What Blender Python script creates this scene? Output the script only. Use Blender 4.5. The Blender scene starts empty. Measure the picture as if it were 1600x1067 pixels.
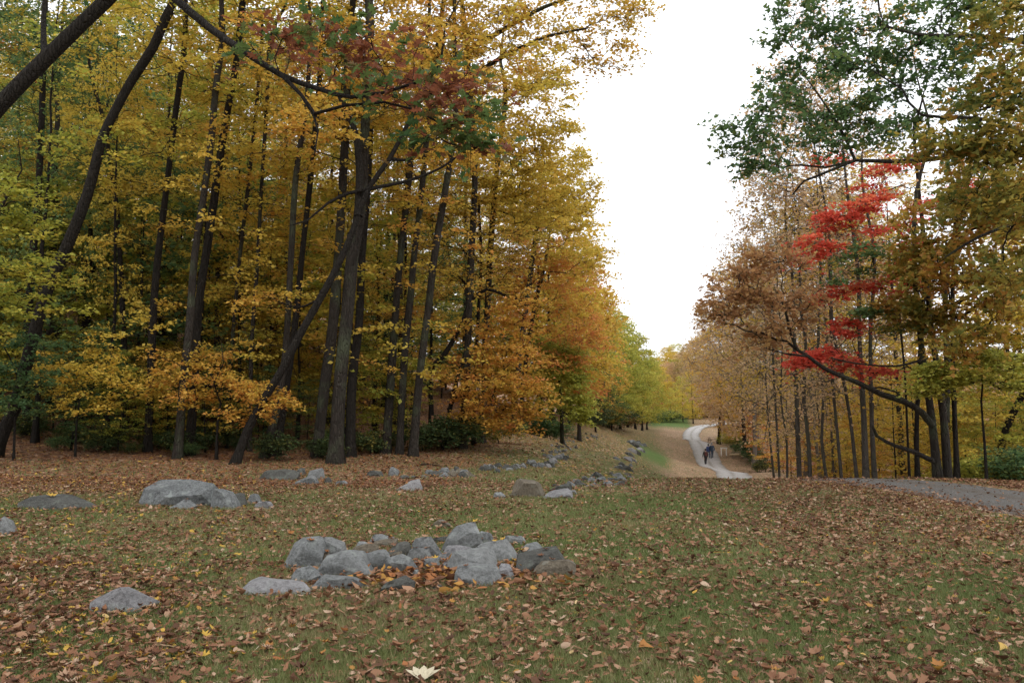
import bpy, bmesh, math
import numpy as np
from mathutils import Vector, noise

rng = np.random.default_rng(11)
SC = bpy.context.scene
COL = SC.collection

# ------------------------------------------------------------------ camera, sky, sun, exposure
FPX, CX, CY = 1297.0, 800.0, 533.5          # photograph measured at 1600 px width
PITCH = math.radians(4.7)
CAMH = 1.6
cam_d = bpy.data.cameras.new('camera'); cam = bpy.data.objects.new('camera', cam_d); COL.objects.link(cam)
cam_d.sensor_width = 22.2; cam_d.lens = 18.0; cam_d.clip_start = 0.05; cam_d.clip_end = 3000
cam.location = (0, 0, CAMH); cam.rotation_euler = (math.pi/2 + PITCH, 0, 0)
SC.camera = cam

SUN_EL, SUN_AZ = math.radians(52), math.radians(150)     # azimuth: clockwise from +Y
W = bpy.data.worlds.new('World'); SC.world = W; W.use_nodes = True
wn = W.node_tree; wn.nodes.clear()
sky = wn.nodes.new('ShaderNodeTexSky'); sky.sky_type = 'NISHITA'; sky.sun_disc = False
sky.sun_elevation = SUN_EL; sky.sun_rotation = SUN_AZ; sky.air_density = 1.0; sky.dust_density = 4.0
hs = wn.nodes.new('ShaderNodeHueSaturation'); hs.inputs['Saturation'].default_value = 0.12
mixw = wn.nodes.new('ShaderNodeMix'); mixw.data_type = 'RGBA'
mixw.inputs[0].default_value = 0.82
mixw.inputs[7].default_value = (10.6, 10.9, 11.4, 1)      # even overcast cloud
bg = wn.nodes.new('ShaderNodeBackground'); bg.inputs['Strength'].default_value = 0.13
wo = wn.nodes.new('ShaderNodeOutputWorld')
wn.links.new(sky.outputs[0], hs.inputs['Color']); wn.links.new(hs.outputs[0], mixw.inputs[6])
wn.links.new(mixw.outputs[2], bg.inputs['Color']); wn.links.new(bg.outputs[0], wo.inputs['Surface'])

sl = bpy.data.lights.new('sun', 'SUN'); sl.energy = 0.7; sl.angle = math.radians(25); sl.color = (1.0, 0.96, 0.9)
sun = bpy.data.objects.new('sun', sl); COL.objects.link(sun)
sdir = Vector((math.sin(SUN_AZ)*math.cos(SUN_EL), math.cos(SUN_AZ)*math.cos(SUN_EL), math.sin(SUN_EL)))
sun.rotation_euler = sdir.to_track_quat('Z', 'Y').to_euler(); sun.location = (0, 0, 60)

vs = SC.view_settings; vs.view_transform = 'Standard'; vs.look = 'None'; vs.gamma = 1.0
vs.use_curve_mapping = False; vs.exposure = 0.5
SC.render.engine = 'CYCLES'
cy = SC.cycles; cy.max_bounces = 7; cy.diffuse_bounces = 4; cy.glossy_bounces = 2; cy.transmission_bounces = 5
cy.transparent_max_bounces = 4; cy.use_denoising = True; cy.use_adaptive_sampling = True; cy.adaptive_threshold = 0.02
cy.caustics_reflective = False; cy.caustics_refractive = False

# ------------------------------------------------------------------ geometry helpers
CT, ST = math.cos(PITCH), math.sin(PITCH)
def P(px, py, d):
    """world point that the photograph shows at (px,py), standing d metres ahead"""
    u = (px-CX)/FPX; v = -(py-CY)/FPX
    y = CT - v*ST; z = ST + v*CT
    s = d/y
    return np.array((u*s, d, CAMH + z*s))

def vnoise(x, y, seed=0):
    x = np.asarray(x, float); y = np.asarray(y, float)
    xi = np.floor(x).astype(np.int64); yi = np.floor(y).astype(np.int64)
    fx = x-xi; fy = y-yi; fx = fx*fx*(3-2*fx); fy = fy*fy*(3-2*fy)
    def h(a, b):
        n = (a*374761393 + b*668265263 + seed*982451653) & 0x7fffffff
        n = ((n ^ (n >> 13))*1274126177) & 0x7fffffff
        return ((n ^ (n >> 16)) & 0xffff)/65535.0
    return (h(xi, yi)*(1-fx)+h(xi+1, yi)*fx)*(1-fy) + (h(xi, yi+1)*(1-fx)+h(xi+1, yi+1)*fx)*fy
def fnoise(x, y, seed=0):
    return 0.55*vnoise(x, y, seed)+0.3*vnoise(x*2.1+7, y*2.1+3, seed+1)+0.15*vnoise(x*4.3+1, y*4.3+9, seed+2)

# --- terrain: thin-plate surface through surveyed points
ctrl = []
for X in (-14, -7, 0, 7, 14):
    for Y in (-6, 3, 9, 14): ctrl.append((X, Y, 0.0 if X > -10 else 0.12))
for a in [(0,700,27),(140,712,26.5),(280,718,26),(530,724,26),(650,711,30),(760,690,42),(830,680,52),(900,668,75),(930,661,95),
          (700,742,22.5),(850,738,25),(900,722,33),(900,702,48),(945,690,65),(985,692,74),(978,722,42),(965,748,22.5),
          (1080,751,72),(1140,751,72),(1103,728,91),(1040,712,95),(1078,690,125),(1030,680,120),(1095,663,170),(1040,657,185),(975,666,120),
          (1190,738,72),(1165,712,95),(1130,690,125),(1600,815,11.9),(1600,770,16),(1450,757,18),(1300,751,20),(1100,750,19.5),(1180,750,20),(1010,750,20)]:
    ctrl.append(tuple(P(*a)))
ctrl += [(4.5,25,-0.65),(7,25,-0.7),(6,31,-1.9),(9,31,-2.0),(8,45,-3.6),(13,45,-3.9),(12,60,-4.6),(16,60,-4.7),(11.9,23,-0.35),(15,26,-1.2),
         (14,35,-3.0),(20,32,-2.8),(30,45,-5),(18,50,-4.8),(30,80,-5.5),(60,60,-7),(45,120,-4),(60,200,0.5),(85,200,2),(90,120,-2),(120,60,-2),
         (16,15,-0.3),(20,19,-1.2),(30,10,-1.2),(25,0,-0.2),(-22,32,1.4),(-15,40,1.8),(-30,45,5),(-12,60,3.6),(-45,70,14),(-20,80,8),
         (-80,80,27),(-120,120,48),(-60,130,27),(-25,130,11),(-8,100,3.2),(-60,30,9),(-100,40,25),(-30,10,0.9),(-60,0,4),(0,200,3),(-40,220,24),
         (20,230,2),(50,260,9),(0,320,8),(100,350,12),(60,300,8),(-150,350,60),(0,600,20),(300,600,30),(-300,600,80),(-300,100,60),(-300,-100,20),
         (300,-100,10),(300,200,25),(0,-150,0),(0,-30,0),(-30,-30,0.5),(30,-30,-0.5)]
ctrl = np.array(ctrl)
def _U(r2): return 0.5*r2*np.log(r2+1e-9)
def _fit(c, lam=0.6):
    n = len(c); d2 = ((c[:, None, :2]-c[None, :, :2])**2).sum(-1)
    A = np.zeros((n+3, n+3)); A[:n, :n] = _U(d2)+lam*np.eye(n)
    A[:n, n] = 1; A[:n, n+1:] = c[:, :2]; A[n, :n] = 1; A[n+1:, :n] = c[:, :2].T
    return np.linalg.solve(A, np.concatenate([c[:, 2], np.zeros(3)]))
_w = _fit(ctrl)
def H(x, y):
    x = np.atleast_1d(np.asarray(x, float)); y = np.atleast_1d(np.asarray(y, float))
    out = np.empty(x.shape); xf, yf, of = x.ravel(), y.ravel(), out.reshape(-1)
    n = len(ctrl)
    for i in range(0, xf.size, 60000):
        a, b = xf[i:i+60000], yf[i:i+60000]
        acc = _w[n]+_w[n+1]*a+_w[n+2]*b
        for k in range(n):
            acc += _w[k]*_U((a-ctrl[k, 0])**2+(b-ctrl[k, 1])**2)
        of[i:i+60000] = acc
    return out
def h1(x, y): return float(H(x, y)[0])
def G(px, py, dmin=2.5, dmax=260):
    """where the sight line through (px,py) first meets the terrain"""
    ds = dmin*(dmax/dmin)**np.linspace(0, 1, 420)
    a = P(px, py, 1.0); dirv = a-np.array((0, 0, CAMH))
    pts = np.array((0, 0, CAMH))+ds[:, None]*dirv
    below = pts[:, 2] < H(pts[:, 0], pts[:, 1])
    i = int(np.argmax(below)) if below.any() else len(ds)-1
    if i == 0: return pts[0]
    lo, hi = ds[i-1], ds[i]
    for _ in range(14):
        m = 0.5*(lo+hi); p = np.array((0, 0, CAMH))+m*dirv
        if p[2] < h1(p[0], p[1]): hi = m
        else: lo = m
    return np.array((0, 0, CAMH))+hi*dirv

def mk_mesh(name, V, Fs, attrs=None, smooth=False):
    """V (n,3); Fs list of int arrays (m,k); attrs: {name: per-vertex floats}"""
    me = bpy.data.meshes.new(name)
    V = np.ascontiguousarray(V, np.float32)
    me.vertices.add(len(V)); me.vertices.foreach_set('co', V.ravel())
    Fs = [np.asarray(f, np.int32) for f in Fs if len(f)]
    nl = sum(f.size for f in Fs); npoly = sum(len(f) for f in Fs)
    me.loops.add(nl); me.polygons.add(npoly)
    me.loops.foreach_set('vertex_index', np.concatenate([f.ravel() for f in Fs]))
    tot = np.concatenate([np.full(len(f), f.shape[1], np.int32) for f in Fs])
    me.polygons.foreach_set('loop_start', np.concatenate([[0], np.cumsum(tot)[:-1]]).astype(np.int32))
    if smooth: me.polygons.foreach_set('use_smooth', np.ones(npoly, bool))
    for k, a in (attrs or {}).items():
        at = me.attributes.new(k, 'FLOAT', 'POINT'); at.data.foreach_set('value', np.ascontiguousarray(a, np.float32))
    me.update(calc_edges=True)
    return me

def link(name, me, mat=None, parent=None, objmat=False):
    o = bpy.data.objects.new(name, me); COL.objects.link(o)
    if mat is not None:
        if objmat:
            if not me.materials: me.materials.append(mat)
            o.material_slots[0].link = 'OBJECT'; o.material_slots[0].material = mat
        else:
            if not me.materials: me.materials.append(mat)
    if parent is not None: o.parent = parent
    return o
def tag(o, label=None, cat=None, group=None, kind=None):
    if label: o['label'] = label
    if cat: o['category'] = cat
    if group: o['group'] = group
    if kind: o['kind'] = kind
    return o
def empty(name, loc=(0, 0, 0)):
    o = bpy.data.objects.new(name, None); COL.objects.link(o); o.location = loc; o.empty_display_size = 0.2
    return o

def tubes(PT, R, s):
    """PT (K,m,3) R (K,m) -> verts, quads"""
    K, m = R.shape
    if K == 0: return np.zeros((0, 3)), np.zeros((0, 4), np.int32)
    T = np.gradient(PT, axis=1); T /= np.linalg.norm(T, axis=2, keepdims=True)+1e-9
    mean = PT[:, -1]-PT[:, 0]; mean /= np.linalg.norm(mean, axis=1, keepdims=True)+1e-9
    ref = np.where(np.abs(mean[:, 2:3]) > 0.8, np.array([[1., 0, 0]]), np.array([[0, 0, 1.]]))[:, None, :]
    A = np.cross(T, np.broadcast_to(ref, T.shape)); A /= np.linalg.norm(A, axis=2, keepdims=True)+1e-9
    B = np.cross(T, A)
    an = np.arange(s)/s*2*math.pi
    ring = A[:, :, None, :]*np.cos(an)[None, None, :, None]+B[:, :, None, :]*np.sin(an)[None, None, :, None]
    V = PT[:, :, None, :]+ring*R[:, :, None, None]
    idx = np.arange(K*m*s).reshape(K, m, s)
    a = idx[:, :-1, :]; b = np.roll(a, -1, 2); d = idx[:, 1:, :]; c = np.roll(d, -1, 2)
    return V.reshape(-1, 3), np.stack([a, b, c, d], -1).reshape(-1, 4)

def resample(pts, step=0.6):
    """smooth a traced polyline (Catmull-Rom) to roughly even steps"""
    pts = np.asarray(pts, float)
    p = np.vstack([2*pts[0]-pts[1], pts, 2*pts[-1]-pts[-2]]); out = []
    for i in range(1, len(p)-2):
        n = max(1, int(round(np.linalg.norm(p[i+1]-p[i])/step)))
        for t in np.arange(n)/n:
            out.append(0.5*((2*p[i])+(-p[i-1]+p[i+1])*t+(2*p[i-1]-5*p[i]+4*p[i+1]-p[i+2])*t*t+(-p[i-1]+3*p[i]-3*p[i+1]+p[i+2])*t**3))
    out.append(pts[-1])
    return np.array(out)

# ------------------------------------------------------------------ materials
def newmat(name):
    m = bpy.data.materials.new(name); m.use_nodes = True; nt = m.node_tree; nt.nodes.clear()
    out = nt.nodes.new('ShaderNodeOutputMaterial'); return m, nt, out
def N(nt, t, **kw):
    n = nt.nodes.new(t)
    for k, v in kw.items():
        if k.startswith('_'): setattr(n, k[1:], v)
        else: n.inputs[k.replace('__', ' ')].default_value = v
    return n
def ramp(nt, stops, fac=None, interp='LINEAR'):
    r = nt.nodes.new('ShaderNodeValToRGB'); r.color_ramp.interpolation = interp
    e = r.color_ramp.elements
    while len(e) < len(stops): e.new(0.5)
    for i, (p, c) in enumerate(stops): e[i].position = p; e[i].color = (*c, 1)
    if fac is not None: nt.links.new(fac, r.inputs[0])
    return r
def mix(nt, fac, a, b, mode='MIX'):
    m = nt.nodes.new('ShaderNodeMix'); m.data_type = 'RGBA'; m.blend_type = mode
    for s, v in ((0, fac), (6, a), (7, b)):
        if isinstance(v, (int, float)): m.inputs[s].default_value = v
        elif isinstance(v, tuple): m.inputs[s].default_value = (*v, 1)
        else: nt.links.new(v, m.inputs[s])
    return m.outputs[2]
def math_(nt, op, a, b=None, c=None):
    m = nt.nodes.new('ShaderNodeMath'); m.operation = op
    for i, v in enumerate((a, b, c)):
        if v is None: continue
        if isinstance(v, (int, float)): m.inputs[i].default_value = v
        else: nt.links.new(v, m.inputs[i])
    return m.outputs[0]

def leaf_mat(name, stops, transl=0.52, objvar=0.35, rough=0.55):
    m, nt, out = newmat(name)
    at = N(nt, 'ShaderNodeAttribute', _attribute_name='rnd')
    oi = N(nt, 'ShaderNodeObjectInfo')
    f = math_(nt, 'ADD', at.outputs['Fac'], math_(nt, 'MULTIPLY', math_(nt, 'SUBTRACT', oi.outputs['Random'], 0.5), objvar))
    c = ramp(nt, stops, f).outputs[0]
    df = N(nt, 'ShaderNodeBsdfPrincipled', Roughness=rough); df.inputs['Specular IOR Level'].default_value = 0.25
    tr = N(nt, 'ShaderNodeBsdfTranslucent'); ms = N(nt, 'ShaderNodeMixShader', Fac=transl)
    nt.links.new(c, df.inputs['Base Color']); nt.links.new(c, tr.inputs['Color'])
    nt.links.new(df.outputs[0], ms.inputs[1]); nt.links.new(tr.outputs[0], ms.inputs[2]); nt.links.new(ms.outputs[0], out.inputs[0])
    return m
LM = {
 'yellow': leaf_mat('leaf_yellow', [(0, (.40, .33, .055)), (.3, (.59, .45, .075)), (.7, (.67, .485, .085)), (1, (.67, .42, .075))]),
 'gold':   leaf_mat('leaf_gold', [(0, (.45, .34, .06)), (.35, (.61, .42, .075)), (.75, (.66, .385, .075)), (1, (.64, .31, .075))]),
 'orange': leaf_mat('leaf_orange', [(0, (.58, .34, .07)), (.4, (.66, .30, .08)), (.75, (.66, .24, .09)), (1, (.62, .19, .10))]),
 'amber':  leaf_mat('leaf_amber', [(0, (.50, .36, .06)), (.4, (.63, .37, .07)), (.75, (.66, .31, .08)), (1, (.64, .24, .09))]),
 'ygreen': leaf_mat('leaf_yellow_green', [(0, (.20, .25, .05)), (.4, (.36, .37, .06)), (.75, (.50, .43, .07)), (1, (.58, .42, .065))]),
 'lime':   leaf_mat('leaf_lime', [(0, (.32, .36, .07)), (.5, (.50, .48, .09)), (1, (.66, .56, .12))]),
 'green':  leaf_mat('leaf_green', [(0, (.06, .12, .045)), (.5, (.11, .185, .068)), (.85, (.19, .23, .065)), (1, (.36, .29, .06))]),
 'dark':   leaf_mat('leaf_dark_green', [(0, (.035, .06, .02)), (.5, (.06, .09, .03)), (.85, (.12, .13, .035)), (1, (.30, .23, .04))], transl=.3),
 'olive':  leaf_mat('leaf_olive', [(0, (.12, .155, .04)), (.35, (.25, .23, .05)), (.65, (.40, .28, .05)), (1, (.44, .20, .05))]),
 'rust':   leaf_mat('leaf_rust', [(0, (.20, .10, .045)), (.4, (.34, .175, .075)), (.75, (.43, .23, .10)), (1, (.50, .31, .12))]),
 'red':    leaf_mat('leaf_red', [(0, (.55, .08, .05)), (.5, (.72, .13, .08)), (.85, (.72, .20, .09)), (1, (.66, .32, .08))], transl=.55),
 'oakred': leaf_mat('leaf_oak_red', [(0, (.05, .105, .032)), (.45, (.11, .155, .045)), (.55, (.19, .07, .035)), (1, (.27, .09, .045))], objvar=0.0),
 'tan':    leaf_mat('leaf_tan', [(0, (.48, .34, .20)), (.5, (.62, .43, .245)), (1, (.66, .41, .20))]),
 'pale':   leaf_mat('leaf_pale_gold', [(0, (.52, .40, .18)), (.5, (.66, .49, .21)), (1, (.68, .45, .17))]),
}
def bark_mat(name, dark, light, moss=0.0):
    m, nt, out = newmat(name)
    tc = N(nt, 'ShaderNodeTexCoord'); mp = N(nt, 'ShaderNodeMapping'); mp.inputs['Scale'].default_value = (1, 1, 0.16)
    nt.links.new(tc.outputs['Object'], mp.inputs[0])
    n1 = N(nt, 'ShaderNodeTexNoise', Scale=16.0, Detail=6.0, Roughness=0.7); nt.links.new(mp.outputs[0], n1.inputs['Vector'])
    n2 = N(nt, 'ShaderNodeTexNoise', Scale=1.3, Detail=3.0); nt.links.new(tc.outputs['Object'], n2.inputs['Vector'])
    v = N(nt, 'ShaderNodeTexVoronoi', Scale=22.0, _feature='DISTANCE_TO_EDGE'); nt.links.new(mp.outputs[0], v.inputs['Vector'])
    oi = N(nt, 'ShaderNodeObjectInfo')
    c = ramp(nt, [(.3, dark), (.7, light)], n1.outputs[0]).outputs[0]
    c = mix(nt, math_(nt, 'MULTIPLY', n2.outputs[0], 0.5), c, tuple(x*.7 for x in light), 'MIX')
    c = mix(nt, math_(nt, 'MULTIPLY', oi.outputs['Random'], 0.5), c, (light[0]*.9, light[1]*.92, light[2]*.95))
    if moss:
        ms_ = ramp(nt, [(.52, (0, 0, 0)), (.68, (moss, moss, moss))], n2.outputs[0]).outputs[0]
        c = mix(nt, ms_, c, (.09, .11, .06))
    b = N(nt, 'ShaderNodeBsdfPrincipled', Roughness=0.9); b.inputs['Specular IOR Level'].default_value = 0.15
    nt.links.new(c, b.inputs['Base Color'])
    bp = N(nt, 'ShaderNodeBump', Strength=1.0, Distance=0.07)
    hgt = math_(nt, 'ADD', n1.outputs[0], math_(nt, 'MULTIPLY', math_(nt, 'MINIMUM', v.outputs['Distance'], 0.15), 4.0))
    nt.links.new(hgt, bp.inputs['Height']); nt.links.new(bp.outputs[0], b.inputs['Normal']); nt.links.new(b.outputs[0], out.inputs[0])
    return m
BM = {'dark': bark_mat('bark_dark', (.010, .008, .0065), (.034, .028, .022)),
      'mid':  bark_mat('bark_brown', (.017, .014, .011), (.06, .049, .039), .5),
      'grey': bark_mat('bark_grey', (.04, .034, .028), (.135, .115, .095), .5),
      'pale': bark_mat('bark_pale_twig', (.13, .105, .09), (.26, .22, .19))}

# ------------------------------------------------------------------ leaf shapes
def fan(outline, zf):
    o = np.array(outline, float); n = len(o)
    V = np.vstack([[[.42, 0, 0]], np.c_[o, np.zeros(n)]]); V[:, 2] = [zf(a, b) for a, b in V[:, :2]]
    return V, np.array([[0, 1+i, 1+(i+1) % n] for i in range(n)])
KITE = (np.array([[0, 0, 0], [.45, .36, .09], [1, 0, -.05], [.45, -.36, .09]]), np.array([[0, 2, 1], [0, 3, 2]]))
MAPLE_O = [(0, 0), (-.05, .28), (.22, .20), (.20, .52), (.45, .30), (.62, .40), (.66, .18), (1, 0), (.66, -.18), (.62, -.40), (.45, -.30), (.20, -.52), (.22, -.20), (-.05, -.28)]
MAPLE = fan(MAPLE_O, lambda a, b: .10*abs(b)*2-.12*(a-.4)**2)
STAR = fan([(0, 0), (.05, .3), (.25, .48), (.45, .24), (1, 0), (.45, -.24), (.25, -.48), (.05, -.3)], lambda a, b: .12*abs(b)*2-.15*(a-.4)**2)
OAK_O = [(0, 0), (.12, .10), (.18, .28), (.30, .11), (.42, .36), (.54, .13), (.70, .30), (.76, .10), (1, 0), (.76, -.10), (.70, -.30), (.54, -.13), (.42, -.36), (.30, -.11), (.18, -.28), (.12, -.10)]
OAK = fan(OAK_O, lambda a, b: .25*abs(b)-.18*(a-.4)**2)
DRY = fan(MAPLE_O, lambda a, b: .9*b*b+.7*(a-.4)**2)
DRY2 = fan(OAK_O, lambda a, b: 1.6*b*b+.5*(a-.5)**2)
DRYS = fan([(0, 0), (.15, .38), (.5, .3), (1, .05), (.6, -.33), (.2, -.36)], lambda a, b: 1.0*b*b+.6*(a-.4)**2)

def scatter(tmpl, pos, yaw, nrm, size, zscale=None, yscale=None):
    """place a leaf template: pos (n,3), yaw (n), nrm (n,3), size (n)"""
    TV, TF = tmpl; n = len(pos); k = len(TV)
    z = nrm/(np.linalg.norm(nrm, axis=1, keepdims=True)+1e-9)
    h = np.stack([np.cos(yaw), np.sin(yaw), np.zeros(n)], 1)
    h = h-z*(h*z).sum(1, keepdims=True); h /= np.linalg.norm(h, axis=1, keepdims=True)+1e-9
    y = np.cross(z, h)
    L = np.broadcast_to(TV[None], (n, k, 3)).copy()
    L[:, :, 0] -= 0.4
    if zscale is not None: L[:, :, 2] *= zscale[:, None]
    if yscale is not None: L[:, :, 1] *= yscale[:, None]
    L *= size[:, None, None]
    V = pos[:, None]+L[:, :, 0:1]*h[:, None]+L[:, :, 1:2]*y[:, None]+L[:, :, 2:3]*z[:, None]
    F = TF[None]+(np.arange(n)*k)[:, None, None]
    return V.reshape(-1, 3), F.reshape(-1, TF.shape[1])

# ------------------------------------------------------------------ tree maker
def in_ellipsoid(c, r, n, shell=0.45):
    d = rng.normal(size=(n, 3)); d /= np.linalg.norm(d, axis=1, keepdims=True)
    return np.asarray(c)+d*(rng.random((n, 1))**shell)*np.asarray(r)

def grow(trunk, tr, targets, start=0.3, rise=0.2, tip=0.007, m=5, wander=0.06, pmaxf=0.55):
    """join every target to the nearest good spot of trunk or earlier branches; returns (K,m+1,3) curves and radii"""
    n0 = len(trunk); K = len(targets)
    nodes = np.zeros((n0+K*m, 3)); path = np.zeros(n0+K*m); dirs = np.zeros((n0+K*m, 3))
    nodes[:n0] = trunk; g = np.gradient(trunk, axis=0); dirs[:n0] = g/(np.linalg.norm(g, axis=1, keepdims=True)+1e-9)
    ok = np.zeros(n0+K*m, bool); ok[int(start*n0):n0] = True; ok[max(0, n0-1)] = True
    nn = n0
    dm = np.array([np.min(((trunk-t)**2).sum(1)) for t in targets]); order = np.argsort(dm)
    C = np.zeros((K, m+1, 3)); att = np.zeros(K, int); first = np.zeros(K, int)
    tt = np.arange(1, m+1)/m
    for q, ti in enumerate(order):
        p = targets[ti]; d = p-nodes[:nn]; dist = np.linalg.norm(d, axis=1)
        cost = dist+0.30*path[:nn]+1.1*np.maximum(0, rise*dist-d[:, 2])
        cost[~ok[:nn]] = 1e9
        j = int(np.argmin(cost)); a = nodes[j]; L = dist[j]
        ctrlp = a+dirs[j]*L*0.30+(p-a)*0.25+np.array((0, 0, 0.06*L))
        pts = ((1-tt)**2)[:, None]*a+(2*tt*(1-tt))[:, None]*ctrlp+(tt**2)[:, None]*p
        w = rng.normal(size=(m, 3))*wander*L*(tt*(1.15-tt))[:, None]*2
        pts = pts+w
        C[q, 0] = a; C[q, 1:] = pts; att[q] = j; first[q] = nn
        nodes[nn:nn+m] = pts; path[nn:nn+m] = path[j]+L*tt
        dd = np.gradient(C[q], axis=0)[1:]; dirs[nn:nn+m] = dd/(np.linalg.norm(dd, axis=1, keepdims=True)+1e-9)
        ok[nn:nn+m] = True; nn += m
    pw = 2.3; acc = np.zeros(n0+K*m); R = np.zeros((K, m+1))
    for q in range(K-1, -1, -1):
        s = tip**pw
        for i in range(m-1, -1, -1):
            s += acc[first[q]+i]; R[q, i+1] = s**(1/pw)
        R[q, 0] = R[q, 1]*1.15
        acc[att[q]] += s
    # never thicker than what carries them
    for q in range(K):
        j = att[q]
        lim = tr[j]*pmaxf if j < n0 else None
        if lim is not None and R[q, 0] > lim:
            f = lim/R[q, 0]; R[q] = np.maximum(R[q]*f, tip*0.8)
    return C, R

def foliage(C, spray=0.7, ntw=5, nl=9, size=0.12, flat=0.8, tmpl=KITE, droop=0.15, twig_r=0.004, rnd_of=None):
    """twigs fanned from each branch end and leaves along them"""
    K = len(C)
    end = C[:, -1]; d = C[:, -1]-C[:, -3]; yaw0 = np.arctan2(d[:, 1], d[:, 0])
    yaw = yaw0[:, None]+rng.normal(size=(K, ntw))*0.95
    pit = rng.normal(size=(K, ntw))*(1-flat)*1.4+0.05
    ln = spray*(0.55+0.65*rng.random((K, ntw)))
    v = np.stack([np.cos(yaw)*np.cos(pit), np.sin(yaw)*np.cos(pit), np.sin(pit)], -1)*ln[..., None]
    f0 = rng.random((K, ntw, 1))
    base = end[:, None]*(1-f0*0.55)+C[:, -2][:, None]*(f0*0.55)
    mid = base+v*0.55+np.array((0, 0, 0.03)); tipp = base+v-np.array((0, 0, 1.))*droop*ln[..., None]
    TW = np.stack([base, mid, tipp], 2).reshape(-1, 3, 3)
    TR = np.tile(np.array([1.3, 1.0, .6])*twig_r, (len(TW), 1))
    t = (np.arange(nl)+rng.random((K, ntw, nl)))/nl*1.08
    t = t[..., None]
    pos = base[:, :, None]*(1-t)**2+2*(t*(1-t))*mid[:, :, None]+tipp[:, :, None]*t*t
    side = np.where(rng.random((K, ntw, nl)) < .5, 1, -1)
    ly = yaw[..., None]+side*(0.5+0.7*rng.random((K, ntw, nl)))
    off = np.stack([np.cos(ly), np.sin(ly), np.zeros_like(ly)], -1)*(size*0.6+spray*0.14*rng.random((K, ntw, nl, 1)))
    pos = pos+off+rng.normal(size=pos.shape)*np.array((.4, .4, .35))*size
    pos = pos.reshape(-1, 3); n = len(pos)
    nr = np.array((0, 0, 1.))+rng.normal(size=(n, 3))*(0.35+0.5*(1-flat)); 
    sz = size*(0.6+0.8*rng.random(n))
    V, F = scatter(tmpl, pos, ly.ravel()+rng.normal(size=n)*.3, nr, sz, rng.uniform(.2, 2.0, n))
    cl = np.repeat(rng.normal(size=K)*0.17, ntw*nl)
    r = np.clip(0.5+cl+rng.normal(size=n)*0.17, 0.0, 1.0)
    if rnd_of is not None: r = rnd_of(pos, r)
    return V, F, np.repeat(r, len(tmpl[0])), TW, TR

def trunk_mesh(pts, rad, s=11, flare=0.55, lump=0.06):
    """one tapered stem with root flare and uneven bark"""
    h = np.concatenate([[0], np.cumsum(np.linalg.norm(np.diff(pts, axis=0), axis=1))])
    rr = rad*(1+flare*np.exp(-h/0.38))
    V, F = tubes(pts[None], rr[None], s)
    V = V.reshape(len(pts), s, 3); c = pts[:, None]
    an = np.arange(s)/s*2*math.pi; ph = rng.random(3)*6.28
    lob = 1+flare*0.35*np.exp(-h/0.5)[:, None]*np.cos(an*4+ph[0])[None]
    lm = 1+lump*(np.cos(an[None]*2+ph[1]+h[:, None]*.7)+0.6*np.cos(an[None]*3+ph[2]-h[:, None]*1.1))+rng.normal(size=(len(pts), s))*lump*0.4
    V = c+(V-c)*(lob*lm)[..., None]
    V = V.reshape(-1, 3)
    top = len(V); V = np.vstack([V, pts[-1:]+(pts[-1:]-pts[-2:-1])*.3])
    last = np.arange((len(pts)-1)*s, len(pts)*s)
    return V, F, np.stack([last, np.roll(last, -1), np.full(s, top)], 1)

def branch_parts(C, R, TW, TR):
    big = R[:, 0] > 0.035
    out = []; off = 0; Vs = []
    for sel, s in ((big, 6), (~big, 4)):
        V, F = tubes(C[sel], R[sel], s); Vs.append(V); out.append(F+off); off += len(V)
    V, F = tubes(TW, TR, 3); Vs.append(V); out.append(F+off)
    return np.vstack(Vs), np.vstack(out)

def tree_meshes(trunk, rad, targets, fol, start=0.3, rise=0.2, tip=0.007, wander=0.06, limbs=(), s=11, flare=0.5):
    """returns dict of meshes: trunk, limb meshes, branchwork, crown (world or local coords as given)"""
    V, F, T = trunk_mesh(trunk, rad, s, flare)
    out = {'trunk': mk_mesh('trunk', V, [F, T], smooth=True), 'limb': []}
    carrier, cr = trunk, rad
    for lp, lr in limbs:
        V, F, T = trunk_mesh(lp, lr, 8, 0.0, 0.05)
        out['limb'].append(mk_mesh('limb', V, [F, T], smooth=True))
        carrier = np.vstack([carrier, lp]); cr = np.concatenate([cr, lr])
    if limbs:      # limbs can carry anywhere; trunk only above start
        n0 = len(trunk); k = int(start*n0); carrier = np.vstack([carrier[k:]]); cr = cr[k:]; start = 0.0
    if len(targets):
        C, R = grow(carrier, cr, np.asarray(targets), start, rise, tip, wander=wander)
        fv, ff, fr, TW, TR = foliage(C, **fol)
        bv, bf = branch_parts(C, R, TW, TR)
        out['branchwork'] = mk_mesh('branchwork', bv, [bf], smooth=True)
        out['crown'] = mk_mesh('crown', fv, [ff], {'rnd': fr})
    return out

def assemble(name, base, ms, leaf, bark, label, group=None, cat='tree', local=False):
    """Empty at the foot; meshes given in world coords unless local"""
    root = empty(name, base)
    tag(root, label, cat, group)
    for k in ('trunk', 'limb', 'branchwork', 'crown'):
        for me in (ms.get(k) if k == 'limb' else [ms.get(k)]):
            if me is None: continue
            o = link(k, me, leaf if k == 'crown' else bark, root, objmat=True)
            if not local: o.location = -Vector(base)
            if k in ('crown', 'branchwork'): o['kind'] = 'stuff'
    return root
def copy_tree(root, loc, rz, sc, leaf=None, bark=None, label=None, group=None):
    r = root.copy(); COL.objects.link(r); r.location = loc; r.rotation_euler = (0, 0, rz); r.scale = (sc[0], sc[0], sc[1])
    if label: r['label'] = label
    if group: r['group'] = group
    for ch in root.children:
        c = ch.copy(); COL.objects.link(c); c.parent = r
        if ch.name.split('.')[0] == 'crown':
            if leaf: c.material_slots[0].material = leaf
        elif bark: c.material_slots[0].material = bark
    return r

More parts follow.
